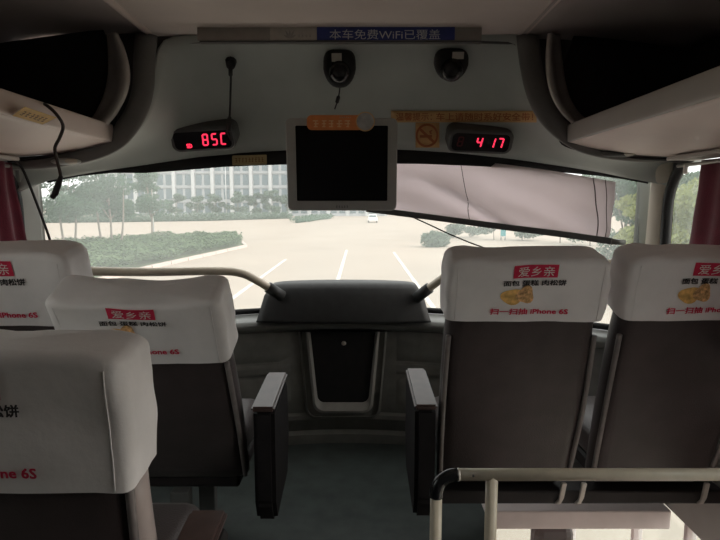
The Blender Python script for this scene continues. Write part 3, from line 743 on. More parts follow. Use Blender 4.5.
tag(mc, 'black cord with a plug hanging from a clip above the 85C display', 'cord')

# --- monitor
TY = 2.13
tv = tag(empty('monitor', at(342, 165, TY)), 'silver framed ceiling monitor with a black screen hanging over the windscreen', 'monitor')
s = TY / F
tv.rotation_euler = (math.radians(6), 0, 0)
tw, th = 108 * s, 89 * s
def ringbox(name, w0, h0, w1, h1, cy1, y0, y1, m, parent, dx=0):
    loops = [[(x, z) for x, z in rrect(w0 * k, h0 * k, 0.018, 4)] for k in (1,)]
    outer = rrect(w0, h0, 0.02, 4); inner = [(x + dx, z + cy1) for x, z in rrect(w1, h1, 0.004, 4)]
    ob = rrect(w0 * 0.985, h0 * 0.985, 0.02, 4)
    return loft(name, [outer, outer, ob, inner, inner], [y1, y0 + 0.006, y0, y0 + 0.002, y0 + 0.016], m, parent)
ringbox('bezel', tw, th, tw * 0.83, th * 0.815, th * 0.014, -0.02, 0.03, M['tv'], tv)
box('screen', (-tw * 0.43, -0.008, -th * 0.41), (tw * 0.43, 0.0, th * 0.435), M['screen'], tv)
bm = bmesh.new(); bm_box(bm, (-tw * 0.47, 0.0, -th * 0.46), (tw * 0.47, 0.055, th * 0.46), 0.015, 2); bmo('rear_shell', bm, M['tv'], tv)
bm = bmesh.new(); bm_box(bm, (-0.06, 0.05, -0.02), (0.06, 0.17, 0.11), 0.01, 2); bmo('bracket', bm, M['dark_trim'], tv)
flat = scribble(5, 3)
pyd('logo', [((x - 0.5) * 13 * s, -0.0206, -th * 0.455 + (y - 0.5) * 2.6 * s) for x, y in flat[0]], flat[1], M['dark_trim'], tv)
# orange advertising plate clipped to its top edge
ap = tag(empty('advert_plate', at(335, 122.5, TY - 0.04)), 'orange advert plate with a grey disc on top of the monitor', 'sign')
prism('plate', [(p[0], 0, p[1]) for p in rrect(54 * s, 14 * s, 4.5 * s, 5)], (0, 0.006, 0), M['orange'], ap)
V, Fc = scribble(5, 12)
pyd('print', [((-22 + x * 38) * s, -0.001, (-5 + y * 7.5) * s) for x, y in V], Fc, M['plate_print'], ap)
V, Fc = scribble(6, 13)
pyd('print', [((4 + x * 12) * s, -0.001, (4.2 + y * 1.0) * s) for x, y in V], Fc, M['notice_label'], ap)
def disc(name, r, cx, cz, y0, y1, m, parent):
    return prism(name, [(cx + r * math.cos(t), y0, cz + r * math.sin(t)) for t in [2 * math.pi * k / 24 for k in range(24)]], (0, y1 - y0, 0), m, parent)
disc('disc_rim', 9.2 * s, 29 * s, 0.8 * s, -0.004, 0.004, M['orange_pale'], ap)
disc('disc', 8.2 * s, 29 * s, 0.8 * s, -0.006, -0.003, M['disc'], ap)

# ------------------------------------------------------------------ roller blind on the right half of the windscreen
bl = tag(empty('roller_blind', at(500, 165, 2.45)), 'pale sun blind hanging crooked inside the right half of the windscreen', 'blind')
off = bl.location
bu = [(372, 157, 2.50), (440, 158, 2.50), (500, 164, 2.44), (560, 172, 2.33), (616, 182, 2.20)]
bd = [(366, 208, 2.50), (440, 217.5, 2.50), (500, 225.5, 2.44), (560, 233, 2.33), (609, 240, 2.20)]
U = spline([at(*p) for p in bu], 8); D = spline([at(*p) for p in bd], 8); n_ = len(U) - 1
def blf(u, v):
    tt = min(max(u, 0), 1) * n_; i = min(int(tt), n_ - 1); fr_ = tt - i
    p = U[i].lerp(U[i + 1], fr_).lerp(D[i].lerp(D[i + 1], fr_), v)
    wv = 0.006 * math.sin(9 * u + 5 * v) + 0.010 * math.sin(14 * (u - 0.8 * v)) * v + 0.006 * noise.noise(Vector((u * 9, v * 4, 0)))
    wv -= 0.03 * math.exp(-((u - (0.02 + 0.5 * v)) / 0.04) ** 2) * min(1, max(0, (v - 0.2) * 3))
    return p + Vector((0, wv, 0)) - off
grid('cloth', blf, n_, 14, M['blind'], bl, 0.0015)
def bl_line(name, uvs, r, m):
    tube(name, [Vector(blf(a, b)) + Vector((0, -r * 0.9 - 0.002, 0)) for a, b in uvs], r, m, bl, 6)
bl_line('seam', [(0.33 + 0.003 * k, k / 14) for k in range(15)], 0.0016, M['blind_seam'])
bl_line('seam', [(0.9 + 0.003 * k, k / 14) for k in range(15)], 0.0022, M['blind_seam'])
bl_line('seam', [(0.955 + 0.002 * k, k / 14) for k in range(15)], 0.0016, M['blind_seam'])
P = [d - off + Vector((0, -0.024, -0.004)) for d in D]
bm = bmesh.new()
R_ = []
for p in P:
    R_.append([bm.verts.new(p + Vector((0, dy, dz))) for dy, dz in ((-0.008, 0.013), (0.010, 0.013), (0.010, -0.013), (-0.008, -0.013))])
for a, b_ in zip(R_, R_[1:]):
    for i in range(4): bm.faces.new((a[i], a[(i + 1) % 4], b_[(i + 1) % 4], b_[i]))
bm.faces.new(R_[0]); bm.faces.new(R_[-1][::-1])
bmo('bottom_bar', bm, M['dark_trim'], bl)
tube('end_clip', [P[-1] + Vector((-0.005, -0.01, 0.0)), P[-1] + Vector((0.045, -0.015, -0.004))], 0.011, M['dash_light'], bl, 8)
# pull cord of the blind
pc = tag(empty('pull_cord', at(410, 217, 2.46)), 'thin black cord slanting down below the sun blind', 'cord')
tube('line', spline([at(*p) - pc.location for p in ((408, 215, 2.45), (430, 225, 2.42), (455, 236.5, 2.40), (485, 248, 2.38), (530, 262, 2.36))], 6), 0.0032, M['cable'], pc, 6)

# ------------------------------------------------------------------ curtains
def curtain(name, X, top, bot, z0, z1, lbl, nfold, amp=0.014):
    o = tag(empty(name, (X, top[0], z0)), lbl, 'curtain')
    def fn(u, v):
        z = z1 + (z0 - z1) * v
        ya = top[0] + (bot[0] - top[0]) * v ** 1.3; yb = top[1] + (bot[1] - top[1]) * v ** 1.3
        y = ya + (yb - ya) * u
        x = X + amp * math.sin(u * nfold * 2 * math.pi + 0.8 * math.sin(3 * v)) * (0.6 + 0.4 * v) + 0.006 * noise.noise(Vector((u * 6, v * 5, X)))
        return (x - X, y - top[0], z - z0)
    grid('cloth', fn, nfold * 10, 14, M['curtain'], o, 0.002)
    box('hem', (-amp - 0.004, min(0, bot[0] - top[0]) , -0.006), (amp + 0.004, bot[1] - top[0], 0.012), M['curtain'], o, 0.004)
    return o
curtain('curtain', WL + 0.045, (1.25, 2.05), (1.25, 2.20), 0.62, 1.302, 'dark red curtain on the left behind the white headrest cover', 9)
curtain('curtain', WR - 0.014, (1.0, 1.945), (1.0, 2.07), 0.62, 1.302, 'dark red curtain on the right at the edge of the side window', 9, 0.007)
for X, nm, lbl in ((WL + 0.045, 'curtain_rail', 'thin curtain rail over the left window'), (WR - 0.045, 'curtain_rail', 'thin metal curtain rail over the right window')):
    o = tag(empty(nm, (X, 0, 1.288)), lbl, 'rail')
    tube('rod', [(0, -2.8, 0), (0, 2.03, 0)], 0.006, M['rail_metal'], o, 8)
    for y in (-2.4, -0.6, 1.0, 1.98): box('hook', (-0.006, y - 0.006, -0.03), (0.006, y + 0.006, 0.005), M['chrome'], o, 0.002)

# ------------------------------------------------------------------ loose cable from the left rack
lc = tag(empty('loose_cable', at(56, 112, 1.78)), 'brown cable dangling from the edge of the left luggage rack', 'cable')
pts = [at(*p) for p in ((41, 103.5, 1.67), (47, 105.5, 1.60), (57, 115, 1.61), (63, 126, 1.65), (60, 137, 1.66), (55, 148, 1.66), (57, 160, 1.68), (60, 172, 1.70), (61, 180, 1.70))]
tube('wire', spline([p - lc.location for p in pts], 6), 0.0048, M['cable_brown'], lc, 8)
tube('connector', [at(*p) - lc.location for p in ((61, 176, 1.7), (59, 183, 1.7), (55, 194, 1.7), (52, 198, 1.7))], [0.006, 0.009, 0.010, 0.007], M['cable'], lc, 8)
pw = tag(empty('pillar_wire', at(25, 172, 2.12)), 'black wire running down the left windscreen pillar', 'cable')
tube('wire', spline([at(*p) - pw.location for p in ((14, 160, 2.02), (22, 168, 2.05), (30, 186, 2.08), (40, 212, 2.11), (50, 240, 2.14), (54, 258, 2.15))], 6), 0.0048, M['cable'], pw, 8)
# sticker on the left rack underside
def rk(u, yv):   # point on left underside/lip by pixel
    pass
st = empty('rack_sticker'); 
q = [at(13, 113, 1.62), at(24, 104, 1.80), at(56, 116, 1.86), at(43, 122, 1.72)]
# lie on the underside slope: solve by ray against the slope plane of the rack
pl_n = Vector((0.062 + 0.0, 0, 1)).normalized()
def on_under(px, py):
    r = ray(px, py); p0 = Vector((-0.925, 0, 1.372)); d = Vector((-0.21, 0, -0.043)).normalized(); n = d.cross(Vector((0, 1, 0))).normalized()
    t = (p0 - CAM).dot(n) / r.dot(n); p = CAM + r * t; return p, (n if n.z < 0 else -n)
p, nn = on_under(34, 113.5)
def sticker_pts(L_): return [on_under(*a)[0] + on_under(*a)[1] * 0.006 for a in L_]
st.location = p
SP = sticker_pts([(12, 113.5), (24, 104.5), (56, 115.5), (42, 122.5)])
prism('film', [v - p for v in SP], -nn * 0.001, M['sticker_yellow'], st)
V, Fc = scribble(6, 21)
A0, B0, C0, D0 = SP
pyd('print', [(A0 + (D0 - A0) * (0.08 + x * 0.84) + (B0 - A0) * (0.25 + y * 0.5)) - p + nn * 0.0012 for x, y in V], Fc, M['sticker_brown'], st)
tag(st, 'yellow orange sticker with brown lettering on the left luggage rack', 'sticker')

# ================================================================== SEATS
T_BRAND = text_geo('爱乡亲'); T_LINE = text_geo('面包 蛋糕 肉松饼', 0.03); T_WIN = text_geo('扫一扫抽 iPhone 6S', 0.028)
HZ = 0.40
def seat(X, Ytop, ztop, recl, hw, s_len, label, pu=0.0, sag=0.004, seed=0, vscale=1.0, arms=(), armY=(-0.07, 0.24), droop=0.0, armz=0.565, skew=0.0, legs=True, shell=False, vs=0.0):
    a = math.radians(recl); Lb = (ztop - HZ) / math.cos(a); Yh = Ytop + Lb * math.sin(a)
    root = tag(empty('coach_seat', (X, Yh, 0)), label, 'seat', 'coach seats with white headrest covers')
    def place(o):
        o.location = (0, 0, HZ); o.rotation_euler = (a, 0, 0); return o
    rnd = random.Random(seed)
    # ---- backrest: rounded slab in back coordinates (z up along the back, y forward)
    d = 0.105
    def ringpts(hw_, y0, y1, r, n=5):
        w_ = hw_ * 2; h_ = y1 - y0
        return [(x, y + (y0 + y1) / 2) for x, y in rrect(w_, h_, min(r, h_ * 0.48), n)]
    bm = bmesh.new(); rows = []
    for t in [0, .03, .1, .2, .3, .4, .5, .6, .7, .8, .9, .97]:
        z = -0.15 + (Lb + 0.13) * t
        wv = hw * (0.985 + 0.035 * math.sin(math.pi * min(1, t * 1.1)) - 0.05 * max(0, t - 0.75) / 0.25)
        y0 = 0.012 - 0.012 * math.sin(math.pi * t) + (0.02 if t == 0 else 0)
        rows.append([bm.verts.new((x, y, z)) for x, y in ringpts(wv, y0, d - (0.02 if t in (0,) else 0), 0.045)])
    for A_, B_ in zip(rows, rows[1:]):
        for i in range(len(A_)): bm.faces.new((A_[i], A_[(i + 1) % len(A_)], B_[(i + 1) % len(A_)], B_[i]))
    bm.faces.new(rows[0][::-1]); bm.faces.new(rows[-1])
    place(bmo('backrest', bm, M['vinyl'], root, True))
    for sx in (-1, 1):
        pts = []
        for t in [0.03 + 0.085 * k for k in range(9)]:
            z = -0.15 + (Lb + 0.13) * t; wv = hw * (0.985 + 0.035 * math.sin(math.pi * min(1, t * 1.1)) - 0.05 * max(0, t - 0.75) / 0.25)
            pts.append((sx * (wv - 0.006), 0.012 + 0.008 - 0.012 * math.sin(math.pi * t), z))
        place(tube('piping', spline(pts, 3), 0.008, M['piping'], root, 8))
    if shell:   # side of the seat back, pink window light put into its colour
        pts = [(hw + 0.03 * (1 - k / 8) ** 1.5 - 0.004, 0.05, -0.15 + (Lb - 0.08) * k / 8) for k in range(9)]
        bm = bmesh.new(); rr = []
        for p in pts: rr.append([bm.verts.new((p[0] + dx, p[1] + dy, p[2])) for dx, dy in ((-0.03, -0.03), (0.004, -0.026), (0.012, 0.0), (0.004, 0.03), (-0.03, 0.034))])
        for A_, B_ in zip(rr, rr[1:]):
            for i in range(5): bm.faces.new((A_[i], A_[(i + 1) % 5], B_[(i + 1) % 5], B_[i]))
        bm.faces.new(rr[0]); bm.faces.new(rr[-1])
        place(bmo('side_shell', bm, M['shell'], root, True))
    # ---- white cover
    cw = hw + 0.004; y0, y1 = -0.012, d + 0.018; top = Lb
    def bump(x, v):   # shared wrinkle field on the rear face
        return 0.007 * noise.noise(Vector((x * 7 + seed * 3.1, v * 9, seed))) + 0.003 * noise.noise(Vector((x * 20 + v * 14, v * 16 - x * 9 + seed, 3.3))) * (0.35 + 1.3 * (x / 0.22) ** 2)
    def topz(x):
        q = abs(x) / cw
        return -sag * (1 - q ** 2) - 0.012 * max(0, q - 0.8) / 0.2 + 0.009 * noise.noise(Vector((x * 13 + seed, 1.7, seed)))
    NV = 22
    bm = bmesh.new(); rows = []; nn_ = 10
    levels = [s_len * (1 - k / NV) for k in range(NV)] + [0.018, 0.008, 0.002]
    levels = [l for l in levels if l > 0.03] + [0.024, 0.017, 0.011, 0.006, 0.002, 0.0]
    for v in levels:
        k = 1.0 if v > 0.018 else math.sqrt(max(0, 1 - ((0.018 - v) / 0.018) ** 2))
        inset = 0.018 * (1 - k)
        bul = 0.006 * math.sin(math.pi * min(1, v / s_len))
        row = []
        base = rrect((cw - inset + bul) * 2, (y1 - y0) - 2 * inset, max(0.010, 0.024 - inset * 0.5), 5)
        # resample flat edges so wrinkles show
        pts = []
        m_ = len(base)
        for i in range(m_):
            p0_, p1_ = Vector(base[i]), Vector(base[(i + 1) % m_]); L_ = (p1_ - p0_).length; kk = 14 if L_ > 0.15 else (5 if L_ > 0.03 else 1)
            for j in range(kk): pts.append(p0_.lerp(p1_, j / kk))
        for p in pts:
            x = p.x; y = p.y + (y0 + y1) / 2
            z = top - v + topz(x) * max(0, 1 - v / 0.09) - droop * (v / s_len) * (x / cw)
            rear = y < (y0 + y1) / 2
            if rear: y += bump(x, v)
            else: y += 0.004 * noise.noise(Vector((x * 9, v * 9, seed + 9)))
            if abs(p.x) > cw - 0.02: x += math.copysign(0.004, x) + 0.008 * noise.noise(Vector((y * 18, v * 16, seed + 5 * (1 if x > 0 else -1))))
            z += (0.003 * noise.noise(Vector((x * 9, y * 9, seed + 2)))) * max(0, (v / s_len - 0.85) / 0.15)
            row.append(bm.verts.new((x, y, z)))
        rows.append(row)
    for A_, B_ in zip(rows, rows[1:]):
        for i in range(len(A_)): bm.faces.new((A_[i], A_[(i + 1) % len(A_)], B_[(i + 1) % len(A_)], B_[i]))
    cen = bm.verts.new((0, (y0 + y1) / 2, top - sag)); R0 = rows[-1]
    for i in range(len(R0)): bm.faces.new((R0[i], R0[(i + 1) % len(R0)], cen))
    cov = place(bmo('headrest_cover', bm, M['cover'], root, True))
    cov['label'] = 'white cloth headrest cover with red and black Chinese advert'
    # seams on the side edges of the rear face
    for sx in (-1, 1):
        pts = [(sx * (cw - 0.020), y0 - 0.0005 + bump(sx * (cw - 0.020), v), top - v - droop * (v / s_len) * sx) for v in [s_len * (0.12 + 0.86 * k / 10) for k in range(11)]]
        tube('seam', pts, 0.0011, M['cover'], cov, 5)
    # ---- print
    def onback(x, v, lift):
        v = v + vs
        return (x, y0 + bump(x, v) - lift, top - v - droop * (v / s_len) * (x / cw) + topz(x) * max(0, 1 - v / 0.09))
    def lettering(name, T, x0, x1, v0, v1, m, lift=0.0034):
        V_, F_ = T
        return pyd(name, [onback(x0 + (x1 - x0) * x + pu + skew * (v0 + v1) / 2, v1 + (v0 - v1) * y, lift) for x, y in V_], F_, m, cov)
    def patch(name, x0, x1, v0, v1, m, lift=0.0022):
        return grid(name, lambda u, v: onback(x0 + (x1 - x0) * u + pu, v0 + (v1 - v0) * v, lift), 8, 4, m, cov, 0)
    K = vscale * s_len / 0.214
    patch('red_panel', -0.060, 0.060, 0.036 * K, 0.080 * K, M['red_print'])
    lettering('brand_lettering', T_BRAND, -0.048, 0.050, 0.042 * K, 0.075 * K, M['cover_print_white'])
    lettering('product_lettering', T_LINE, -0.086, 0.086, 0.087 * K, 0.107 * K, M['black_print'])
    lettering('prize_lettering', T_WIN, -0.115, 0.101, 0.184 * K, 0.206 * K, M['red_print'])
    def oval(name, cx, cv, rx, rv, m, lift, n=20, wob=0.1):
        pts = [onback(cx + pu, cv, lift)]; 
        for i in range(n):
            t = 2 * math.pi * i / n; q = 1 + wob * math.sin(3 * t + cx * 40); pts.append(onback(cx + pu + rx * q * math.cos(t), cv + rv * q * math.sin(t), lift))
        return pyd(name, pts, [(0, i + 1, (i + 1) % n + 1) for i in range(n)], m, cov)
    oval('bun_picture', -0.058, 0.144 * K, 0.031, 0.027 * K, M['bun'], 0.0022)
    oval('bun_picture', -0.022, 0.138 * K, 0.024, 0.030 * K, M['bun2'], 0.0028, wob=0.16)
    # ---- cushion, base
    bm = bmesh.new(); bm_box(bm, (-hw + 0.02, 0.075, 0.30), (hw - 0.02, 0.46, 0.42), 0.04, 3); bmo('seat_cushion', bm, M['vinyl'], root, True)
    bm = bmesh.new(); bm_box(bm, (-hw + 0.03, 0.08, 0.245), (hw - 0.03, 0.44, 0.30), 0.008, 1); bmo('seat_pan', bm, M['vinyl_side'], root)
    for yy in ((0.06, 0.36) if legs else ()):
        box('leg', (-0.03 if X < 0 else -hw + 0.05, yy - 0.02, 0.0), (0.03 if X < 0 else -hw + 0.09, yy + 0.02, 0.25), M['dark_trim'], root, 0.004)
    for sx, xa, xb in arms:
        arm = empty('armrest', (0, 0, 0)); arm.parent = root
        ya, yb = armY
        prof = [(ya, armz), (yb, armz + 0.012), (yb + 0.03, armz - 0.02), (yb + 0.05, 0.34), (yb + 0.0, 0.22), (ya + 0.03, 0.19), (ya, 0.26)]
        bpy.data.objects.remove(arm)
        arm = prism('armrest', [(xa, p[0], p[1]) for p in prof], (xb - xa, 0, 0), M['arm_panel'], root, 0.012)
        pf = [(ya - 0.012, armz), (yb + 0.012, armz + 0.012), (yb + 0.012, armz + 0.03), (ya - 0.012, armz + 0.016)]
        prism('pad', [(xa - 0.003, p[0], p[1]) for p in pf], (xb - xa + 0.006, 0, 0), M['arm'], arm, 0.006)
    return root, Yh
r1, y1_ = seat(0.462, 1.50, 1.008, 14.7, 0.213, 0.185, 'coach seat on the right next to the aisle, beside the cream post', 0.012, 0.006, 1, arms=((-1, -0.298, -0.236),), armY=(-0.06, 0.25), legs=False, vs=-0.020, vscale=1.02, armz=0.55)
r2, _ = seat(0.935, 1.50, 1.012, 14.7, 0.196, 0.185, 'coach seat at the right window below the dark red curtain', 0.024, 0.0, 2, legs=False, vs=-0.020, vscale=1.02)
r3, _ = seat(-0.570, 1.375, 0.925, 26, 0.212, 0.215, 'reclined coach seat left of the aisle in the front row', -0.006, 0.024, 3, arms=((1, 0.255, 0.318),), armY=(-0.05, 0.23), droop=-0.004, vs=-0.027, armz=0.55)
r4, _ = seat(-1.003, 1.50, 1.02, 14.7, 0.207, 0.21, 'coach seat at the left window under the hanging cable', 0.008, 0.0, 4, vs=-0.018)
r5, _ = seat(-0.59, 0.83, 0.930, 5, 0.220, 0.232, 'nearest coach seat on the left, large and cut off by the frame', -0.016, 0.004, 5, vscale=0.98, arms=((1, 0.27, 0.335),), armY=(-0.12, 0.12), armz=0.545, shell=True, vs=-0.012)

# ------------------------------------------------------------------ cream guard rail behind the right-hand seats
gy = 1.25
gl_ = tag(empty('guard_rail', at(436, 474, gy)), 'cream tube guard rail with a black elbow behind the right seats', 'handrail')
gl_.location.z = 0
o_ = gl_.location
def g3(px, py): return at(px, py, gy) - o_
tube('top_tube', [g3(457, 474.5), Vector((1.17, gy, at(457, 474.5, gy).z)) - o_], 0.0145, M['tube'], gl_, 14)
tube('elbow', spline([g3(458, 474.5), g3(449, 476), g3(440, 482), g3(436.5, 490), g3(436.2, 497)], 6), 0.0158, M['black_gloss'], gl_, 14)
p0 = g3(436.2, 496); tube('post', [p0, (p0.x, p0.y, 0.0)], 0.0140, M['tube'], gl_, 14)
p1 = g3(492, 474.5); 
tube('post', [p1 + Vector((0, 0, 0.0)), (p1.x, p1.y, -0.02 - 0.05)], 0.0142, M['tube'], gl_, 14)
tube('screw', [g3(472, 474) + Vector((0, -0.0135, 0.003)), g3(472, 474) + Vector((0, -0.0165, 0.003))], 0.0028, M['dark_trim'], gl_, 8)
for px_ in (459,): tube('collar', [g3(457, 474.5), g3(459.5, 474.5)], 0.0152, M['chrome'], gl_, 14)
# seat rail carrying the right-hand pair over the stairwell
sr = tag(empty('seat_rail', (0.70, 1.72, 0.20)), 'dark cross beam under the two right seats with worn metal brackets', 'beam')
box('beam', (-0.47, -0.02, -0.005), (0.47, 0.06, 0.04), M['vinyl_side'], sr, 0.006)
for px_ in (563, 583, 706):
    p = at(px_, 497, 1.69) - sr.location
    prism('bracket', [(p.x - 0.004, -0.03, 0.07), (p.x + 0.012, -0.03, 0.07), (p.x + 0.004, -0.03, 0.02), (p.x - 0.006, -0.03, 0.0), (p.x - 0.024, -0.03, 0.0), (p.x - 0.012, -0.03, 0.012)], (0, 0.012, 0), M['chrome'], sr, 0.002)

# ================================================================== OUTDOORS
struct(box('ground', (-400, 2.0, GROUND - 0.5), (400, 600, GROUND), M['road']), 'pale concrete yard in front of the coach')
bpy.data.objects['ground'].data.transform(Matrix.Translation((0, -40, 0)))
for x, y0_, y1_, lbl in ((-0.95, 12, 40, 'white lane line straight ahead of the coach'), (2.3, 12, 38, 'white lane line right of centre in the yard'), (-4.4, 12, 33, 'white lane line left of centre in the yard')):
    tag(box('lane_line', (x - 0.08, y0_, GROUND), (x + 0.08, y1_, GROUND + 0.01), M['line']), lbl, 'road marking')

def leaf_cloud(name, ellipsoids, n, size, m, parent, seed, off=Vector((0, 0, 0))):
    rd = random.Random(seed); vs_ = []; fs = []
    tot = sum(e[1][0] * e[1][1] * e[1][2] for e in ellipsoids)
    for c, r_ in ellipsoids:
        k = max(8, int(n * r_[0] * r_[1] * r_[2] / tot))
        for _i in range(k):
            while True:
                q = Vector((rd.uniform(-1, 1), rd.uniform(-1, 1), rd.uniform(-1, 1)))
                if 0.25 < q.length < 1: break
            p = Vector(c) + Vector((q.x * r_[0], q.y * r_[1], q.z * r_[2])) - off
            nv_ = Vector((rd.uniform(-1, 1), rd.uniform(-1, 1), rd.uniform(-0.2, 1))).normalized()
            a_ = nv_.orthogonal().normalized(); b_ = nv_.cross(a_); sz = size * rd.uniform(0.6, 1.4); i0 = len(vs_)
            vs_ += [p - a_ * sz, p + b_ * sz * 0.45, p + a_ * sz, p - b_ * sz * 0.45]; fs.append((i0, i0 + 1, i0 + 2, i0 + 3))
    return pyd(name, vs_, fs, m, parent)
def tree(base, h, spread, m, lbl, seed, n=1600, size=0.22, trunk=0.35, group='trees around the yard', stems=1):
    rd = random.Random(seed)
    root = tag(empty('tree', base), lbl, 'tree', group)
    els = []
    for k in range(9):
        t = rd.uniform(trunk, 1.0); ang = rd.uniform(0, 6.28); rr = spread * (1.1 - 0.7 * abs(t - 0.6)) * rd.uniform(0.2, 0.75)
        els.append(((rr * math.cos(ang), rr * math.sin(ang), h * t * 0.95), (spread * rd.uniform(0.35, 0.6), spread * rd.uniform(0.35, 0.6), h * rd.uniform(0.07, 0.13))))
    leaf_cloud('foliage', els, n, size, m, root, seed + 1)
    for q in range(stems):
        dx = (q - (stems - 1) / 2) * spread * 0.35
        tube('trunk', spline([(dx * 0.7, 0, 0), (dx + rd.uniform(-.1, .1), 0, h * 0.35), (dx * 1.1 + rd.uniform(-.2, .2), 0.1, h * 0.75)], 4), [h * 0.014 * (1 - 0.06 * k) for k in range(9)], M['bark'], root, 7)
    for e in els[:4]:
        tube('branch', [(0, 0, h * 0.35), Vector(e[0]) * 0.6 + Vector((0, 0, h * 0.15)), e[0]], [h * 0.008, h * 0.006, h * 0.003], M['bark'], root, 5)
    return root
# planted island on the left: kerb stones, groundcover
isl = [gr(246, 247), gr(150, 269), gr(60, 292), gr(-60, 300), gr(-60, 262), gr(100, 246), gr(205, 240), gr(238, 240)]
bed = tag(empty('planted_island', (isl[1].x, isl[1].y, GROUND)), 'kerbed planting island with low green shrubs on the left of the yard', 'planting bed')
cxy = sum((Vector((p.x, p.y, 0)) for p in isl), Vector()) / len(isl)
prism('soil', [Vector((p.x, p.y, GROUND + 0.005)) - bed.location for p in isl], (0, 0, 0.14), M['soil'], bed)
for i in range(len(isl)):
    a_, b_ = isl[i], isl[(i + 1) % len(isl)]; d_ = (b_ - a_); L_ = d_.length; nK = max(1, int(L_ / 2.0)) 
    for k in range(nK):
        q0 = a_ + d_ * ((k + 0.02) / nK); q1 = a_ + d_ * ((k + 0.98) / nK); nrm = Vector((-d_.y, d_.x, 0)).normalized() * 0.12
        prism('kerb_stone', [Vector((q.x, q.y, GROUND)) - bed.location for q in (q0 - nrm, q1 - nrm, q1 + nrm, q0 + nrm)], (0, 0, 0.18), M['kerb'], bed)
def in_poly(x, y, P):
    c = False; j = len(P) - 1
    for i in range(len(P)):
        if (P[i].y > y) != (P[j].y > y) and x < (P[j].x - P[i].x) * (y - P[i].y) / (P[j].y - P[i].y) + P[i].x: c = not c
        j = i
    return c
def groundcover(parent, P, n, hgt, size, seed, m):
    rd = random.Random(seed); xs = [p.x for p in P]; ys = [p.y for p in P]; vs_ = []; fs = []
    while len(fs) < n:
        x, y = rd.uniform(min(xs), max(xs)), rd.uniform(min(ys), max(ys))
        if not in_poly(x, y, P): continue
        hh = hgt * (0.75 + 0.5 * noise.noise(Vector((x * 0.5, y * 0.5, seed))) + 0.25 * noise.noise(Vector((x * 1.7, y * 1.7, 1))))
        p = Vector((x, y, GROUND + 0.15 + max(0.03, hh) * rd.uniform(0.35, 1))) - parent.location
        nv_ = Vector((rd.uniform(-.7, .7), rd.uniform(-.7, .7), 1)).normalized(); a_ = nv_.orthogonal().normalized(); a_.rotate(Matrix.Rotation(rd.uniform(0, 6.28), 3, nv_)); b_ = nv_.cross(a_); sz = size * rd.uniform(.6, 1.4); i0 = len(vs_)
        vs_ += [p - a_ * sz, p + b_ * sz * 0.5, p + a_ * sz, p - b_ * sz * 0.5]; fs.append((i0, i0 + 1, i0 + 2, i0 + 3))
    o = pyd('groundcover', vs_, fs, m, parent); o['kind'] = 'stuff'; return o
ins = [p.lerp(Vector((cxy.x, cxy.y, p.z)), 0.035) for p in isl]
groundcover(bed, ins, 60000, 0.85, 0.11, 3, M['grass'])
# trees growing on or beyond it
for px, py, hpx, sp, lbl, st_, n_, sz in ((112, 250, 86, 2.6, 'slender multi-stem tree on the near planting island', 3, 7000, 0.10), (70, 252, 92, 2.6, 'tree at the left end of the planting island', 2, 6500, 0.10), (152, 242, 70, 1.9, 'small tree beside the lamp post at the back of the island', 1, 3500, 0.10)):
    b_ = gr(px, py); b_.z = GROUND; h = hpx / F * b_.y
    tree(b_, h, sp, M['leaf'], lbl, int(px), n_, sz, 0.42, stems=st_)
# far row of trees before the building
far = [(62, 221, 36), (88, 220, 40), (122, 219.5, 30), (146, 219, 34), (176, 218.5, 24), (198, 218, 22), (216, 217.5, 24), (238, 217.5, 26), (256, 217, 24), (272, 217, 26), (288, 217, 22)]
far_lbl = ['left-hand end, partly behind the pillar', 'behind the near multi-stem tree', 'left of the lamp post tree', 'behind the lamp post tree', 'right of the lamp post tree', 'in front of the left end of the pale facade', 'left of the tall street lamp', 'right of the tall street lamp', 'in front of the middle of the pale facade', 'left of the monitor edge', 'beside the monitor edge']
for k, (px, py, hpx) in enumerate(far):
    b_ = gr(px, py); b_.z = GROUND; h = hpx / F * b_.y
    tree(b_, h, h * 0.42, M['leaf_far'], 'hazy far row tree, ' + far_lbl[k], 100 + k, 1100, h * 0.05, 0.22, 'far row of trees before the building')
# far hedge strips
def hedge(pxs, hgt, lbl, seed, n, m='leaf_far', wd=3.0):
    P0 = [gr(*p) for p in pxs]; c = P0[0]; root = tag(empty('hedge', (c.x, c.y, GROUND)), lbl, 'hedge')
    els = []
    for a_, b_ in zip(P0, P0[1:]):
        k = max(2, int((b_ - a_).length / (wd * 0.8)))
        for i in range(k): q = a_.lerp(b_, i / k); els.append(((q.x - c.x, q.y - c.y, hgt * 0.5), (wd, wd, hgt * 0.6)))
    leaf_cloud('foliage', els, n, hgt * 0.16, M[m], root, seed)
    pp = [Vector((q.x - c.x, q.y - c.y, 0)) for q in P0]
    tube('core', [p + Vector((0, 0, hgt * 0.3)) for p in pp], hgt * 0.32, M[m], root, 8)
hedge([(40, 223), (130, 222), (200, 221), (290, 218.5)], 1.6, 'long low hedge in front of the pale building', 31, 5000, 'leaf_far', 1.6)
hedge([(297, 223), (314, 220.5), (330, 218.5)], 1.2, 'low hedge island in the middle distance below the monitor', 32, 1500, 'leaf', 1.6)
hedge([(432, 247), (444, 246)], 1.1, 'small round shrub at the right edge of the yard', 33, 700, 'leaf_far', 1.0)
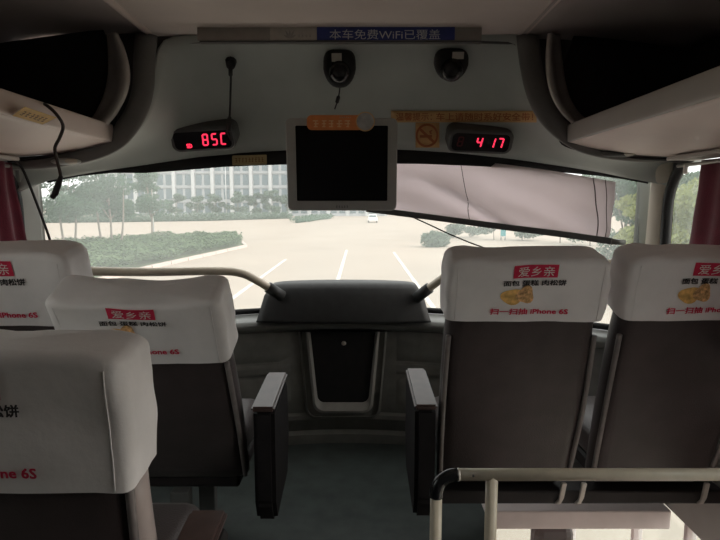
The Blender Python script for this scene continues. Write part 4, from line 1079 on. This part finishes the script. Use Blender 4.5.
# building
bb = gr(166, 214.5); bD = 165.0
bx0 = (100 - 360) / F * bD; bx1 = (250 - 360) / F * bD
bld = tag(empty('building', (bx0, bD, GROUND)), 'long pale multi-storey building with rows of windows across the yard', 'building')
BW = bx1 - bx0 + 40; BH = 30
box('wall', (0, 0, 0), (BW, 18, BH), M['bwall'], bld)
nb = 15; bay = BW / nb; win_me = None; col_me = None; band_me = None
for i in range(nb + 1):
    if col_me is None:
        o = box('column', (-0.42, -0.9, 0), (0.42, 0, BH + 1), M['bwall2'], bld); col_me = o.data
    else:
        o = bpy.data.objects.new('column', col_me); C.objects.link(o); o.parent = bld
    o.location = (i * bay, 0, 0)
for f_ in range(7):
    for i in range(nb):
        for j in range(2):
            if win_me is None:
                o = box('window', (-bay * 0.15, -0.15, 0), (bay * 0.15, 0.0, 3.0), M['bglass'], bld); win_me = o.data
            else:
                o = bpy.data.objects.new('window', win_me); C.objects.link(o); o.parent = bld
            o.location = (i * bay + bay * (0.28 + 0.44 * j), 0, 0.8 + f_ * 4.1)
for f_ in range(8):
    if band_me is None:
        o = box('floor_band', (0, -0.4, 0), (BW, 0, 0.5), M['bwall'], bld); band_me = o.data
    else:
        o = bpy.data.objects.new('floor_band', band_me); C.objects.link(o); o.parent = bld
    o.location = (0, 0, f_ * 4.1)
# street lamps
def street_lamp(px, py, hpx, lbl):
    b_ = gr(px, py); b_.z = GROUND; h = hpx / F * b_.y
    r_ = tag(empty('street_lamp', b_), lbl, 'street lamp')
    tube('pole', [(0, 0, 0), (0, 0, h)], [h * 0.011, h * 0.007], M['grey_pole'], r_, 8)
    tube('arm', spline([(0, 0, h * 0.97), (h * 0.05, 0, h), (h * 0.12, 0, h * 1.01)], 4), h * 0.006, M['grey_pole'], r_, 6)
    box('lantern', (h * 0.10, -h * 0.015, h * 0.995), (h * 0.17, h * 0.015, h * 1.015), M['grey_pole'], r_, h * 0.003)
street_lamp(226.5, 217, 52, 'tall grey street lamp in front of the pale building')
street_lamp(154, 240, 75, 'grey lamp post at the back of the planting island')
# parked car
cb = gr(372.5, 222.5); cb.z = GROUND
car = tag(empty('car', cb, math.radians(0)), 'small white car far away in the yard below the monitor', 'car')
bm = bmesh.new(); bm_box(bm, (-0.88, -2.1, 0.3), (0.88, 2.1, 0.95), 0.15, 2); bmo('body', bm, M['car'], car)
bm = bmesh.new(); bm_box(bm, (-0.75, -1.2, 0.95), (0.75, 1.0, 1.5), 0.18, 2); bmo('cabin', bm, M['car'], car)
box('rear_window', (-0.62, -1.24, 1.0), (0.62, -1.19, 1.35), M['bglass'], car)
for x in (-0.85, 0.65):
    for y in (-1.3, 1.3):
        tube('wheel', [(x, y, 0.31), (x + 0.2, y, 0.31)], 0.31, M['rubber'], car, 14)
# right side: trees and boards beyond the yard
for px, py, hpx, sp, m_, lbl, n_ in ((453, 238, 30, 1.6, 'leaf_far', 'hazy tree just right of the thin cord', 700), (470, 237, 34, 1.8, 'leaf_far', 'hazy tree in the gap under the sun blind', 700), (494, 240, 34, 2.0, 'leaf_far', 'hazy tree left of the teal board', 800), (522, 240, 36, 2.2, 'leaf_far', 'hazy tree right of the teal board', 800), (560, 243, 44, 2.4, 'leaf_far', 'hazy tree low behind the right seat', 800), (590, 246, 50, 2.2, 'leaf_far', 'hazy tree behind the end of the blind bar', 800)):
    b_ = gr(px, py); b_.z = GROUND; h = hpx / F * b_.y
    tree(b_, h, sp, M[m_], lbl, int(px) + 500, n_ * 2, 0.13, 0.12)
for x, y, h, sp, m_, lbl in ((11.8, 25, 5.0, 3.0, 'leaf', 'green tree beyond the right end of the windscreen'), (14.5, 27, 5.0, 3.2, 'leaf', 'green tree behind the grey right pillar'), (10.9, 17.8, 3.9, 2.4, 'leaf2', 'yellow green tree in the right side window'), (13.2, 21, 4.2, 2.8, 'leaf2', 'yellow green tree further back in the right side window'), (16.5, 24.5, 5.4, 3.0, 'leaf', 'green tree behind the right curtain')):
    tree(Vector((x, y, GROUND)), h, sp, M[m_], lbl, int(x * 10), 8000, 0.11, 0.08)
for px, py, hpx, lbl in ((503, 240, 15, 'teal notice board under the sun blind'),):
    b_ = gr(px, py); b_.z = GROUND; k = b_.y / F
    r_ = tag(empty('notice_board', b_), lbl, 'sign')
    box('board', (-2.6 * k, -0.05, hpx * k * 0.25), (2.6 * k, 0.05, hpx * k), M['teal'], r_, 0.02)
    for sx in (-2, 2): tube('post', [(sx * k, 0, 0), (sx * k, 0, hpx * k * 0.3)], 0.06, M['grey_pole'], r_, 6)
